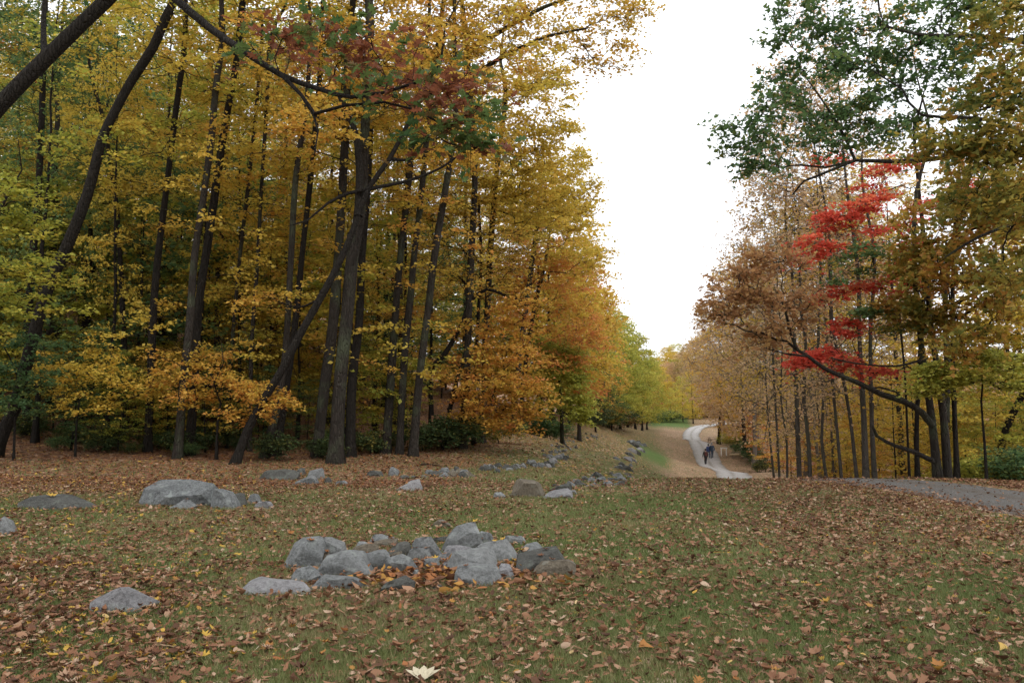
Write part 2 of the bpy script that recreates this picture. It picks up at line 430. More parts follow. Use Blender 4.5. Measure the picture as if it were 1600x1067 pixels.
# ------------------------------------------------------------------ ground zones
def XL(Y): return np.interp(Y, [0, 18, 24, 26, 30, 42, 52, 75, 95, 120, 180, 300], [-60, -40, -20, -6, -3.6, -1.5, 1, 5.5, 9.5, 15, 28, 40])
def XR(Y): return np.interp(Y, [0, 12, 20, 25, 35, 50, 75, 95, 125, 150, 180, 300], [10.6, 10.6, 10.6, 11, 13.5, 18, 24, 27.5, 33, 40, 47, 70])
ROAD = resample(np.array([(3, -14, 0), (6.4, -4, 0), (8.1, 5, 0), (8.75, 11, 0), (8.75, 16, 0), (8.3, 21, 0), (8.3, 27, 0), (10.2, 38, 0), (14.2, 55, 0), (19.3, 73, 0),
                          (21.6, 91, 0), (24.0, 107, 0), (27.0, 125, 0), (31.5, 146, 0), (37.8, 164, 0), (50, 177, 0), (68, 183, 0), (90, 186, 0)], float), 0.8)
def road_dist(x, y):
    d = np.full(np.shape(x), 1e9)
    for i in range(0, len(ROAD)): d = np.minimum(d, (x-ROAD[i, 0])**2+(y-ROAD[i, 1])**2)
    return np.sqrt(d)
def sstep(a, b, x): t = np.clip((x-a)/(b-a), 0, 1); return t*t*(3-2*t)
def apron(x, y): return sstep(15, 20.5, y+2.2*(fnoise(x*.3, y*.3, 41)-.5))*sstep(.04, -.12, x/np.maximum(y, 1))*sstep(60, 40, y)
def litter_amount(x, y):
    n = fnoise(x*.35, y*.35, 3)
    v = 0.43+0.65*(n-0.5)-.16*sstep(-.12, .0, x/np.maximum(y, 1))*sstep(.36, .22, x/np.maximum(y, 1))*sstep(6, 9, y)
    forest = np.maximum(sstep(1.5, -3, x-XL(y)), sstep(-1.0, 2.5, x-XR(y)))
    edge = sstep(9, 0, x-XL(y))*sstep(12, 19, y)*0.45
    right = .8*sstep(0.12, 0.40, x/np.maximum(y, 1))*sstep(7.5, 11, y)*sstep(26, 21, y)*0.42
    left = sstep(-.22, -.55, x/np.maximum(y, 1))*sstep(3, 7, y)*sstep(60, 30, y)*.2+sstep(7, 4.5, y)*.12
    far = sstep(55, 70, y)*sstep(.165, .19, x/np.maximum(y, 1))*0.62
    strip = sstep(66, 74, y)*sstep(104, 88, y)*sstep(.145, .155, x/y)*sstep(.20, .178, x/y)*0.8
    field = sstep(150, 160, y)*sstep(215, 195, y)*sstep(.155, .17, x/np.maximum(y, 1))*sstep(.222, .21, x/np.maximum(y, 1))*1.2
    midlawn = sstep(30, 40, y)*sstep(66, 58, y)*sstep(1, 4, x-XL(y))*0.15
    v = v+edge+right+left+far-strip-field-midlawn
    v = v+.5*apron(x, y)
    rd = road_dist(x, y); v = v+0.25*sstep(3.4, 1.6, rd)*sstep(50, 30, y)
    return np.clip(np.maximum(v, forest*0.97), 0.02, 1.0)

# ------------------------------------------------------------------ ground sheet
def axis(lo, hi, f0, f1, fine, growth=1.09):
    a = list(np.arange(f0, f1+1e-6, fine)); s = fine
    while a[-1] < hi: s = min(s*growth, 60); a.append(a[-1]+s)
    b = []; s = fine; c = f0
    while c > lo: s = min(s*growth, 60); c -= s; b.append(c)
    return np.array(b[::-1]+a)
gx = axis(-900, 900, -19, 19, .30, 1.075); gy = axis(-300, 1300, 2.5, 36, .30, 1.06)
GX, GY = np.meshgrid(gx, gy); GZ = H(GX, GY)
bumpz = (fnoise(GX*.9, GY*.9, 21)-.5)*0.05*np.clip(GY/8, 0.3, 1)
def micro(x, y): return (fnoise(x*.9, y*.9, 21)-.5)*0.05*np.clip(y/8, 0.3, 1)
GZ = GZ+bumpz
ix = np.arange(GX.size).reshape(GX.shape)
gq = np.stack([ix[:-1, :-1], ix[:-1, 1:], ix[1:, 1:], ix[1:, :-1]], -1).reshape(-1, 4)
lit = litter_amount(GX.ravel(), GY.ravel())
green = fnoise(GX.ravel()*.5+11, GY.ravel()*.5, 31)
strip_g = np.clip(sstep(66, 74, GY)*sstep(104, 88, GY)*sstep(.145, .155, GX/np.maximum(GY, 1))*sstep(.20, .178, GX/np.maximum(GY, 1)) +
                  sstep(150, 160, GY)*sstep(215, 195, GY)*sstep(.155, .17, GX/np.maximum(GY, 1))*sstep(.222, .21, GX/np.maximum(GY, 1)), 0, 1).ravel()
dry_a = (sstep(40, 62, GY)*np.maximum(sstep(.16, .185, GX/np.maximum(GY, 1)), .45*sstep(95, 120, GY))*sstep(2, 0, GX-XR(GY))).ravel()*(1-strip_g)
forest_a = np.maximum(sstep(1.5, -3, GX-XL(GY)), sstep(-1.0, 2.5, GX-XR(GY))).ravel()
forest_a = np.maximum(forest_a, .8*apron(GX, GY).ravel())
def gz(x, y):
    x = np.atleast_1d(np.asarray(x, float)); y = np.atleast_1d(np.asarray(y, float))
    i = np.clip(np.searchsorted(gx, x)-1, 0, len(gx)-2); j = np.clip(np.searchsorted(gy, y)-1, 0, len(gy)-2)
    u = (x-gx[i])/(gx[i+1]-gx[i]); v = (y-gy[j])/(gy[j+1]-gy[j])
    return (GZ[j, i]*(1-u)+GZ[j, i+1]*u)*(1-v)+(GZ[j+1, i]*(1-u)+GZ[j+1, i+1]*u)*v

LEAFCOL = [(0, (.065, .034, .020)), (.18, (.145, .064, .033)), (.40, (.235, .115, .06)), (.60, (.34, .205, .125)), (.70, (.45, .335, .24)), (.8, (.29, .115, .04)), (.92, (.46, .29, .05)), (1, (.52, .43, .33))]
def ground_mat():
    m, nt, out = newmat('lawn_and_leaf_litter')
    geo = N(nt, 'ShaderNodeNewGeometry'); pos = geo.outputs['Position']
    la = N(nt, 'ShaderNodeAttribute', _attribute_name='litter').outputs['Fac']
    ga = N(nt, 'ShaderNodeAttribute', _attribute_name='green').outputs['Fac']
    fa = N(nt, 'ShaderNodeAttribute', _attribute_name='forest').outputs['Fac']
    sa = N(nt, 'ShaderNodeAttribute', _attribute_name='lush').outputs['Fac']
    n1 = N(nt, 'ShaderNodeTexNoise', Scale=2.2, Detail=5.0, Roughness=.65); nt.links.new(pos, n1.inputs['Vector'])
    n2 = N(nt, 'ShaderNodeTexNoise', Scale=38.0, Detail=4.0, Roughness=.7); nt.links.new(pos, n2.inputs['Vector'])
    gr = ramp(nt, [(.3, (.085, .10, .032)), (.5, (.12, .125, .045)), (.7, (.17, .145, .065))], n1.outputs[0]).outputs[0]
    gr = mix(nt, math_(nt, 'MULTIPLY', n2.outputs[0], .5), gr, (.065, .06, .024), 'MIX')
    gr = mix(nt, math_(nt, 'MULTIPLY', sa, .8), gr, (.06, .105, .025))
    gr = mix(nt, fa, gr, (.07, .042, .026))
    mp = N(nt, 'ShaderNodeMapping'); mp.inputs['Scale'].default_value = (1, 1, .3); nt.links.new(pos, mp.inputs[0])
    wob = mix(nt, .08, mp.outputs[0], n2.outputs['Color'])
    v = N(nt, 'ShaderNodeTexVoronoi', Scale=10.0); nt.links.new(wob, v.inputs['Vector'])
    sep = N(nt, 'ShaderNodeSeparateColor'); nt.links.new(v.outputs['Color'], sep.inputs[0])
    lc = ramp(nt, LEAFCOL, sep.outputs[0]).outputs[0]
    # piles reddish under trees
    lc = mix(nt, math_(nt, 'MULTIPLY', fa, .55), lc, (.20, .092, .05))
    ta = N(nt, 'ShaderNodeAttribute', _attribute_name='dry').outputs['Fac']
    lc = mix(nt, math_(nt, 'MULTIPLY', ta, .55), lc, (.33, .205, .135))
    gr = mix(nt, math_(nt, 'MULTIPLY', ta, .6), gr, (.21, .155, .085))
    n5 = N(nt, 'ShaderNodeTexNoise', Scale=.45, Detail=6.0, Roughness=.7); nt.links.new(pos, n5.inputs['Vector'])
    pat = math_(nt, 'MULTIPLY', ta, ramp(nt, [(.40, (0, 0, 0)), (.62, (.75, .75, .75))], n5.outputs[0]).outputs[0])
    lc = mix(nt, pat, lc, (.185, .105, .06)); gr = mix(nt, math_(nt, 'MULTIPLY', pat, .8), gr, (.125, .115, .05))
    n6 = N(nt, 'ShaderNodeTexNoise', Scale=5.0, Detail=4.0, Roughness=.8); nt.links.new(pos, n6.inputs['Vector'])
    lc = mix(nt, math_(nt, 'MULTIPLY', ta, ramp(nt, [(.45, (0, 0, 0)), (.65, (.6, .6, .6))], n6.outputs[0]).outputs[0]), lc, (.46, .33, .25))
    shape = math_(nt, 'LESS_THAN', v.outputs['Distance'], .62)
    thr = math_(nt, 'MULTIPLY', math_(nt, 'LESS_THAN', sep.outputs[1], la), shape)
    c = mix(nt, thr, gr, lc)
    b = N(nt, 'ShaderNodeBsdfPrincipled', Roughness=.95); b.inputs['Specular IOR Level'].default_value = .1
    nt.links.new(c, b.inputs['Base Color'])
    bp = N(nt, 'ShaderNodeBump', Strength=.8, Distance=.04)
    nt.links.new(math_(nt, 'ADD', n2.outputs[0], math_(nt, 'MULTIPLY', thr, math_(nt, 'SUBTRACT', 1.0, v.outputs['Distance']))), bp.inputs['Height'])
    nt.links.new(bp.outputs[0], b.inputs['Normal']); nt.links.new(b.outputs[0], out.inputs[0])
    return m
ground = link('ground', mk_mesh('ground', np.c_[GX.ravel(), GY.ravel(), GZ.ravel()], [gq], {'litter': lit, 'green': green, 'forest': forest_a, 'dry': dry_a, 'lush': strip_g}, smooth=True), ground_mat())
tag(ground, kind='structure')

# ------------------------------------------------------------------ gravel road
def road_mat():
    m, nt, out = newmat('crushed_stone')
    geo = N(nt, 'ShaderNodeNewGeometry'); pos = geo.outputs['Position']
    ac = N(nt, 'ShaderNodeAttribute', _attribute_name='across').outputs['Fac']
    al = N(nt, 'ShaderNodeAttribute', _attribute_name='far').outputs['Fac']
    n1 = N(nt, 'ShaderNodeTexNoise', Scale=1.1, Detail=5.0, Roughness=.65); nt.links.new(pos, n1.inputs['Vector'])
    v = N(nt, 'ShaderNodeTexVoronoi', Scale=85.0); nt.links.new(pos, v.inputs['Vector'])
    sep = N(nt, 'ShaderNodeSeparateColor'); nt.links.new(v.outputs['Color'], sep.inputs[0])
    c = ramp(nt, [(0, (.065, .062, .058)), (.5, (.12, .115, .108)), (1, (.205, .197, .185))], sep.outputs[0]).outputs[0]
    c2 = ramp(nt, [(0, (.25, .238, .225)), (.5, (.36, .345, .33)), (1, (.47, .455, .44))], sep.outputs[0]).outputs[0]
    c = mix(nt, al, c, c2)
    # worn middle strip and darker shoulders with soil worked in
    rut = ramp(nt, [(.0, (1, 1, 1)), (.12, (.35, .35, .35)), (.26, (0, 0, 0)), (.40, (.1, .1, .1)), (.5, (.75, .75, .75)), (.6, (.1, .1, .1)), (.74, (0, 0, 0)), (.88, (.35, .35, .35)), (1, (1, 1, 1))], ac).outputs[0]
    fac = math_(nt, 'MINIMUM', math_(nt, 'MULTIPLY', math_(nt, 'ADD', rut, .25), math_(nt, 'MULTIPLY', n1.outputs[0], 1.3)), 1.0)
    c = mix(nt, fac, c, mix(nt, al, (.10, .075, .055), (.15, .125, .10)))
    b = N(nt, 'ShaderNodeBsdfPrincipled', Roughness=.95); b.inputs['Specular IOR Level'].default_value = .15
    nt.links.new(c, b.inputs['Base Color'])
    bp = N(nt, 'ShaderNodeBump', Strength=.7, Distance=.02); nt.links.new(v.outputs['Distance'], bp.inputs['Height'])
    nt.links.new(bp.outputs[0], b.inputs['Normal']); nt.links.new(b.outputs[0], out.inputs[0])
    return m
rt = np.gradient(ROAD, axis=0); rt /= np.linalg.norm(rt[:, :2], axis=1, keepdims=True); rn = np.c_[rt[:, 1], -rt[:, 0]]
acr = np.linspace(-1, 1, 15); RV = []; RA = []; RF = []
for i in range(len(ROAD)):
    for k, a in enumerate(acr):
        w = np.interp(ROAD[i, 1], [30, 70], [1.34, 1.36])+.16*(fnoise(i*.45, 3.0*np.sign(a), 5)-.5)*2
        q = ROAD[i, :2]+rn[i]*a*w
        crown = 0.045+0.0009*max(0, ROAD[i, 1]-20)-0.06*abs(a)**3
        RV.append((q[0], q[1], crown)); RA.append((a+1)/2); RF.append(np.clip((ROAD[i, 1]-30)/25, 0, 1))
RV = np.array(RV); RV[:, 2] += gz(RV[:, 0], RV[:, 1])
ri = np.arange(len(RV)).reshape(len(ROAD), len(acr)); rq = np.stack([ri[:-1, :-1], ri[:-1, 1:], ri[1:, 1:], ri[1:, :-1]], -1).reshape(-1, 4)
road = link('gravel_road', mk_mesh('gravel_road', RV, [rq], {'across': np.array(RA), 'far': np.array(RF, float).ravel()}, smooth=True), road_mat())
tag(road, kind='structure')

# ------------------------------------------------------------------ traced trees (positions surveyed from the photograph, each at its own distance)
def stem(pts, d, w0, w1, height=None, bend=0.5, dd=0.0):
    """pts: [(px,py)...] from the foot up; widths in px at foot / last traced point; continues to `height` m above ground"""
    q = np.array([P(x, y, d+dd*i/(max(1, len(pts)-1))) for i, (x, y) in enumerate(pts)])
    g0 = h1(q[0, 0], q[0, 1])
    if q[0, 2] > g0+0.1:
        s = (q[1]-q[0])/max(.1, q[1, 2]-q[0, 2]); ft = q[0]-s*(q[0, 2]-g0+.1)*.8
        ft[2] = h1(ft[0], ft[1])-.12; q = np.vstack([ft, q])
    else: q[0, 2] = g0-.12
    r0, r1 = w0*.66/2/FPX*d, w1*.72/2/FPX*d
    hs_ = q[:, 2]-q[0, 2]; rr = np.interp(hs_, [0, max(hs_[-1], .5)], [r0, r1])
    nt_ = q[-1, 2]
    if height and nt_ < g0+height:
        v = q[-1]-q[-2]; v /= np.linalg.norm(v); v = v*(1-bend)+np.array((0, 0, bend)); v /= np.linalg.norm(v)
        L = (g0+height-nt_)/max(v[2], .3)
        for f in (.33, .66, 1.0):
            q = np.vstack([q, q[-1]+v*L*.33+rng.normal(size=3)*np.array((.25, .25, 0))]); rr = np.append(rr, max(r1*(1-f*.92), .012))
    o = resample(q, .55)
    cum = lambda a: np.concatenate([[0], np.cumsum(np.linalg.norm(np.diff(a, axis=0), axis=1))])
    c0, c1 = cum(q), cum(o)
    return o, np.interp(c1/c1[-1], c0/c0[-1], rr)
def bough(pts, d, w0, w1, dd=0.0):
    q = np.array([P(x, y, d+dd*i/(len(pts)-1)) for i, (x, y) in enumerate(pts)])
    o = resample(q, .35); return o, np.linspace(w0/2/FPX*d, w1/2/FPX*d, len(o))
def lobe(px, py, d, r, n, ry=None, rz=None):
    return in_ellipsoid(P(px, py, d), (r, ry or r, rz or r*.7), n)
def streak(x0, y0, x1, y1, d, r, n):
    """sprays along a slanting branch"""
    t = rng.random(n)[:, None]; a, b = P(x0, y0, d-.3), P(x1, y1, d+.3)
    return a*(1-t)+b*t+rng.normal(size=(n, 3))*np.array((r*.7, r*1.1, r*.55))
def high_crown(tr, z0, rxy, n, pull=(0, 0)):
    """sprays round the upper stem, above height z0"""
    zb = tr[0, 2]; top = tr[-1, 2]
    z = zb+z0+(top+1.0-zb-z0)*rng.random(n)**0.85
    cx_ = np.interp(z, tr[:, 2], tr[:, 0]); cy_ = np.interp(z, tr[:, 2], tr[:, 1])
    f = np.sin(np.clip((z-zb-z0)/(top+1.5-zb-z0), 0, 1)**.7*math.pi)*.75+.35
    a = rng.random(n)*6.283; r = rxy*f*rng.random(n)**.5
    return np.c_[cx_+np.cos(a)*r+pull[0]*f, cy_+np.sin(a)*r+pull[1]*f, z]
FT = dict(spray=.75, ntw=5, nl=11, size=.135, flat=.82)

def hero(name, label, tr, targets, leaf, bark, fol=FT, limbs=(), group=None, **kw):
    t, r = tr
    ms = tree_meshes(t, r, targets, fol, limbs=limbs, **kw)
    base = (t[0, 0], t[0, 1], h1(t[0, 0], t[0, 1]))
    return assemble(name, base, ms, LM[leaf], BM[bark], label, group)

LEFT = [
 # pts, depth, w0, w1, height, crown start, radius, n, leaf, bark, label
 ([(8,668),(22,640),(56,512),(80,437),(101,394),(136,305),(159,220),(178,178),(206,127),(239,75),(258,30)], 25, 30, 19, 17, 9, 3.2, 60, 'ygreen', 'dark', 'dark slanting tree trunk with mossy upper side and a fork in the left woods'),
 ([(42,600),(44,497),(52,390),(61,281),(66,164),(70,20)], 30, 19, 12, 20, 8, 3.2, 70, 'ygreen', 'dark', 'upright dark trunk standing just behind the slanting forked trunk'),
 ([(196,640),(195,565),(192,497),(187,389),(180,305),(169,234),(163,190)], 31, 14, 9, 18, 8, 3, 60, 'yellow', 'dark', 'thin wavy trunk between the slanting trunk and the straight dark one'),
 ([(231,690),(234,621),(240,486),(247,400),(262,281),(276,164),(286,94),(290,40)], 28, 19, 11, 21, 8, 3.4, 80, 'yellow', 'dark', 'straight dark trunk leaning slightly right beside the twin trunk'),
 ([(277,718),(288,587),(296,512),(304,400),(318,310),(330,220),(337,140),(347,60)], 26.3, 20, 13, 22, 9, 3.6, 90, 'yellow', 'mid', 'front stem of the tall close-set pair, lighter brown'),
 ([(298,690),(304,587),(311,475),(325,380),(347,225),(370,94),(377,20)], 27.4, 22, 14, 22, 9, 3.6, 90, 'gold', 'dark', 'rear stem of the tall close-set pair, thicker and darker'),
 ([(357,640),(362,550),(375,400),(389,281),(403,140),(410,40)], 31, 10, 7, 19, 7, 2.8, 60, 'yellow', 'mid', 'slim pole-like trunk with yellow leaves right of the close-set pair'),
 ([(390,705),(393,550),(403,400),(408,305),(417,164),(423,60)], 29, 10, 8, 20, 8, 3, 60, 'yellow', 'mid', 'slim grey trunk rising behind the orange sapling'),
 ([(412,718),(431,643),(446,550),(455,400),(462,280),(480,150)], 27, 18, 11, 21, 9, 3.4, 80, 'gold', 'mid', 'left trunk of the pair behind the bowed trunk'),
 ([(431,712),(446,617),(465,475),(472,400),(485,280),(500,120)], 28, 17, 11, 21, 9, 3.4, 80, 'yellow', 'dark', 'right trunk of the pair behind the bowed trunk'),
 ([(495,711),(506,610),(519,523),(527,420),(535,300),(541,180),(545,60)], 28, 26, 16, 23, 9, 3.8, 90, 'yellow', 'mid', 'stout brown trunk close behind the thickest front trunk'),
 ([(547,713),(551,587),(561,505),(566,400),(574,280),(580,120)], 28.5, 22, 15, 23, 10, 3.6, 80, 'gold', 'dark', 'dark trunk hidden partly behind the thickest front trunk'),
 ([(602,706),(611,595),(619,475),(626,400),(638,290),(650,160)], 30, 20, 13, 22, 9, 3.4, 80, 'yellow', 'mid', 'first of three straight trunks in a row, with dead side twigs'),
 ([(624,709),(630,587),(641,467),(647,400),(660,290),(672,160)], 30, 18, 12, 22, 9, 3.4, 80, 'gold', 'mid', 'middle of three straight trunks in a row'),
 ([(645,711),(656,587),(671,467),(679,400),(697,290),(712,180)], 29.5, 20, 13, 22, 9, 3.4, 80, 'yellow', 'mid', 'last of three straight trunks, next to the leafy forest edge'),
]
for pts, d, w0, w1, ht, z0, rx, n, leaf, bark, lab in LEFT:
    tr = stem(pts, d, w0, w1, ht)
    tg = high_crown(tr[0], z0, rx, int(n*1.15))
    zz = rng.uniform(2.2, z0, 9); an = rng.random(9)*6.283; rr_ = rng.uniform(1.0, 2.4, 9)
    tg = np.vstack([tg, np.c_[np.interp(zz, tr[0][:, 2], tr[0][:, 0])+np.cos(an)*rr_, np.interp(zz, tr[0][:, 2], tr[0][:, 1])+np.sin(an)*rr_, zz]])
    hero('maple_tree', lab, tr, tg, leaf, bark, group='tall trees at the edge of the woods', start=.1)

# thick trunk at the front with lichen-grey bark
tr = stem([(523,725),(531,610),(542,494),(551,400),(563,330),(570,206),(574,120),(578,20)], 26, 34, 19, 24)
hero('tulip_tree', 'thickest trunk at the front of the woods, flared at its foot', tr, high_crown(tr[0], 10, 4, 110), 'gold', 'mid', group='tall trees at the edge of the woods', start=.4)

# bowed trunk with forks
tr = stem([(365,727),(386,674),(412,625),(442,576),(468,524),(500,467),(532,407),(560,338),(575,296),(609,248),(639,191),(665,140)], 25, 22, 9, 14.5)
lb = [bough([(560,338),(562,270),(556,212),(546,185),(530,150)], 25, 14, 7, 1.0), bough([(575,296),(545,302),(512,318),(480,345),(455,352)], 25, 7, 2, -.8),
      bough([(500,467),(468,480),(430,470)], 25, 4, 2, 1.0), bough([(575,296),(640,282),(690,262),(720,240)], 25, 7, 3, 1.0), bough([(609,248),(640,250),(660,225)], 25, 6, 3, .5)]
tg = np.vstack([lobe(660,120,25,2.0,30), lobe(560,140,26,1.9,28), lobe(520,190,24.5,1.4,18), lobe(720,230,26,1.3,16), lobe(430,468,26,.8,6)])
hero('maple_tree', 'bowed dark trunk curving right with forked limbs and yellow leaves', tr, tg, 'gold', 'dark', limbs=lb, start=.55)

# near oak that leans in from the side with a long limb of red and green leaves
tr = stem([(-250,860),(-215,640),(-150,420),(-70,255),(0,166),(80,85),(165,2),(225,-58),(262,-95)], 12, 52, 26, 10.5, bend=.2)
lb = [bough([(215,-55),(250,-22),(278,2),(330,46),(380,80),(440,118),(500,140),(548,152),(600,145),(650,130)], 11.6, 15, 4, -2.2),
      bough([(440,118),(470,148),(492,178),(540,165),(600,160),(650,172),(700,200)], 9.9, 7, 3, -.6),
      bough([(470,148),(490,180),(497,205),(492,238)], 9.8, 5, 2, -.2),
      bough([(70,95),(68,40),(72,-40)], 12, 11, 6, .8)]
tg = np.vstack([lobe(620,90,9.6,.7,7,rz=.10), lobe(540,85,9.8,.6,5,rz=.10), lobe(680,125,9.4,.45,7,rz=.12), lobe(620,155,9.3,.6,5,rz=.06), lobe(700,175,9.2,.38,6,rz=.12), lobe(690,215,9.2,.36,4,rz=.08),
                lobe(470,70,10,.5,5,rz=.12), lobe(415,65,10.3,.4,3,rz=.1), lobe(740,235,9.2,.22,4,rz=.1), lobe(150,-170,11.8,2.0,30), lobe(320,-190,11.5,1.6,25)])
def oak_col(pos, r):
    n = np.array([noise.noise(Vector(p)*1.6) for p in pos]); right = (pos[:, 0]+1.2)*.12
    low = np.clip((P(700,175,9.3)[2]-pos[:, 2])*.6, -.2, .5)
    return np.clip(.5+n*.75+right-low*.45+(r-.5)*.35, 0, 1)
hero('oak_tree', 'near slanting oak whose long limb carries dark red and green lobed leaves', tr, tg, 'oakred', 'dark',
     dict(spray=.42, ntw=5, nl=5, size=.135, flat=.7, tmpl=OAK, twig_r=.003, rnd_of=oak_col), limbs=lb, start=.7, rise=0.0, tip=.0045, wander=.08)

# limb-tree sending thin orange twigs out into the sky
tr = stem([(722,700),(730,560),(735,420),(742,280),(735,160),(728,60)], 33, 18, 12, 23)
lb = [bough([(732,130),(760,105),(796,84),(826,69),(860,56),(916,45)], 33, 8, 3, -3), bough([(730,80),(790,45),(850,12),(905,-4),(950,0)], 33, 9, 3, -3),
      bough([(735,160),(690,60),(700,-20)], 33, 8, 4, -1)]
tg = np.vstack([lobe(930,30,30.2,2.0,26), lobe(975,12,30,.8,12), lobe(900,70,30.5,1.6,12), lobe(955,95,30,.8,7), lobe(880,115,30.2,1.0,4), lobe(850,30,31,2.2,24), lobe(780,60,32,2.6,40), lobe(730,20,33,3,40), lobe(690,100,32.5,2.4,40), lobe(800,-60,32,3,30)])
hero('cherry_tree', 'tall tree reaching thin orange-leaved limbs out over the open sky', tr, tg, 'gold', 'mid', dict(FT, nl=9, spray=.8), limbs=lb, start=.5)

# forest-edge trees with full crowns
def edge_tree(name, label, base, d, trunkpts, w0, w1, ht, lobes, leaf, bark, fol=FT, group=None, limbs=(), start=.25, **kw):
    tr = stem([base]+trunkpts, d, w0, w1, ht)
    hero(name, label, tr, np.vstack([lobe(*l) for l in lobes]), leaf, bark, fol, group=group, limbs=limbs, start=start, **kw)
edge_tree('tulip_tree', 'tall yellow tree whose rounded crown borders the sky', (752,697), 37, [(758,560),(765,420),(775,280),(790,150)], 17, 10, 21,
          [(800,160,36,3.2,70),(840,230,35.5,2.2,50),(770,240,35,2.4,50),(700,210,36,2.4,40),(850,300,36,2.2,50),(780,330,36,2.2,40),(830,120,37,1.6,30),(720,300,36,1.8,26)], 'yellow', 'mid', dict(FT, size=.15))
edge_tree('tulip_tree', 'yellow-green tree behind the tall yellow one, its crown nearest the sky', (800,686), 47, [(812,560),(830,420),(845,300)], 15, 9, 19,
          [(870,260,47,2.2,40),(900,310,46,1.5,26),(850,340,46,2.6,44),(900,390,46,2.2,40),(820,300,47,2.6,40)], 'yellow', 'mid', dict(FT, size=.17, spray=.9))
edge_tree('maple_tree', 'orange and salmon maple crown in the middle of the forest edge', (812,684), 50, [(820,580),(835,480),(850,420)], 13, 8, 14.5,
          [(850,395,50,2.6,44),(890,430,50,2.2,34),(830,460,49,2.4,40),(895,510,49,2.0,34),(870,560,49,1.8,24),(800,440,49,2.0,30)], 'amber', 'mid', dict(FT, size=.16, spray=.9))
edge_tree('maple_tree', 'dark-limbed gold and orange maple drooping to the leaf-strewn ground', (694,695), 33, [(703,640),(712,600)], 11, 8, 7,
          [(770,520,33,1.7,34),(800,560,32.5,1.5,34),(770,610,32,1.7,40),(820,620,32,1.2,26),(800,655,32,1.1,22),(730,570,33,1.3,22),(745,640,32.5,1.2,18),(800,480,33,1.2,18)], 'amber', 'dark',
          dict(FT, size=.13, spray=.65), limbs=[bough([(671,578),(697,550),(720,509),(735,471),(761,452),(790,462),(814,469)], 33, 9, 4, 0), bough([(735,471),(725,440),(705,425)], 33, 5, 3, .5), bough([(700,640),(730,600),(780,590)], 33, 5, 3, -.5)], start=.1)
edge_tree('maple_tree', 'twiggy half-bare tree with sparse gold leaves behind the three straight trunks', (740,693), 35, [(742,600),(748,480),(752,400),(748,320)], 10, 6, 11,
          [(740,380,34,2.3,50),(700,330,34,2.0,40),(770,430,34,1.8,36),(690,430,34,1.8,30),(800,390,34,1.6,24),(650,330,34,1.5,20)], 'gold', 'dark', dict(FT, size=.11, nl=4, ntw=9, spray=.9))
edge_tree('maple_tree', 'lime-yellow tree whose skirt of leaves sweeps down to the grass', (878,676), 52, [(876,620),(872,570)], 10, 6, 7.5,
          [(870,555,51,1.5,34),(890,590,50,1.3,34),(900,625,50,1.0,28),(905,650,50,.8,18),(860,600,50.5,1.4,26),(850,540,51,1.2,20),(845,640,51,1.2,14),(880,560,50,1.6,20)], 'lime', 'mid', dict(FT, size=.17, spray=.75), start=.05)
edge_tree('maple_tree', 'small red-orange maple tucked behind the lime-yellow tree', (905,668), 62, [(905,600)], 9, 6, 9, [(905,530,62,1.8,26),(900,570,62,1.6,24),(915,610,61,1.2,18)], 'orange', 'mid', dict(FT, size=.18, spray=.8), start=.1)

# understory at the front of the woods
edge_tree('maple_sapling', 'orange-gold sapling spreading flat sprays in front of the slim trunks', (338,716), 26.2, [(340,660),(345,630)], 6, 4, 3.6,
          [(290,570,26,.9,11,.9,.5),(340,560,26.4,.9,9,.9,.5),(345,595,25.6,.9,13,.8,.4),(400,612,25.4,.8,15,.8,.35),(430,632,25.2,.5,8,.5,.25),(310,620,25.8,.8,10,.8,.35),(375,650,25.5,.7,8,.6,.3),(260,600,26.4,.7,7,.7,.4)], 'gold', 'dark', dict(FT, size=.11, spray=.5, flat=.72), start=.1)
edge_tree('maple_sapling', 'yellow sapling with level sprays beside the straight dark trunk', (118,705), 26, [(120,660),(125,620)], 5, 3, 3.6,
          [(160,575,26,1.0,12,.9,.5),(110,590,25.8,.9,11,.9,.5),(210,605,26,.9,10,.9,.4),(140,630,25.6,.8,9,.8,.4),(70,570,26,.9,9,.9,.5),(180,550,26.5,.9,7,.9,.4)], 'yellow', 'dark', dict(FT, size=.11, spray=.5, flat=.72), start=.1)
tr = stem([(-40,700),(-35,560),(-20,430),(0,330)], 23, 12, 7, 9)
tg = np.vstack([streak(-30,330,70,370,22.5,.35,14), streak(-20,400,90,430,22.3,.3,14), streak(-20,470,70,450,22.3,.3,12), streak(0,290,60,320,22.8,.4,10), streak(20,500,90,480,22.5,.3,7), lobe(-40,340,22.5,1.4,16)])
hero('maple_tree', 'leafy yellow-green branches of a maple beside the slanting trunk', tr, tg, 'ygreen', 'dark', dict(FT, size=.115, spray=.5, flat=.85), start=.2, rise=0.0)
tr = stem([(22,706),(24,650),(28,590)], 24.5, 6, 4, 4.2)
tg = np.vstack([streak(-20,560,60,575,24,.35,12), streak(-10,600,70,590,24,.35,12), streak(0,640,60,630,24,.3,10), streak(30,540,70,530,24.2,.3,6)])
hero('maple_sapling', 'green-leaved young tree at the dark corner of the woods', tr, tg, 'green', 'dark', dict(FT, size=.11, spray=.42), start=.1, rise=0.0)

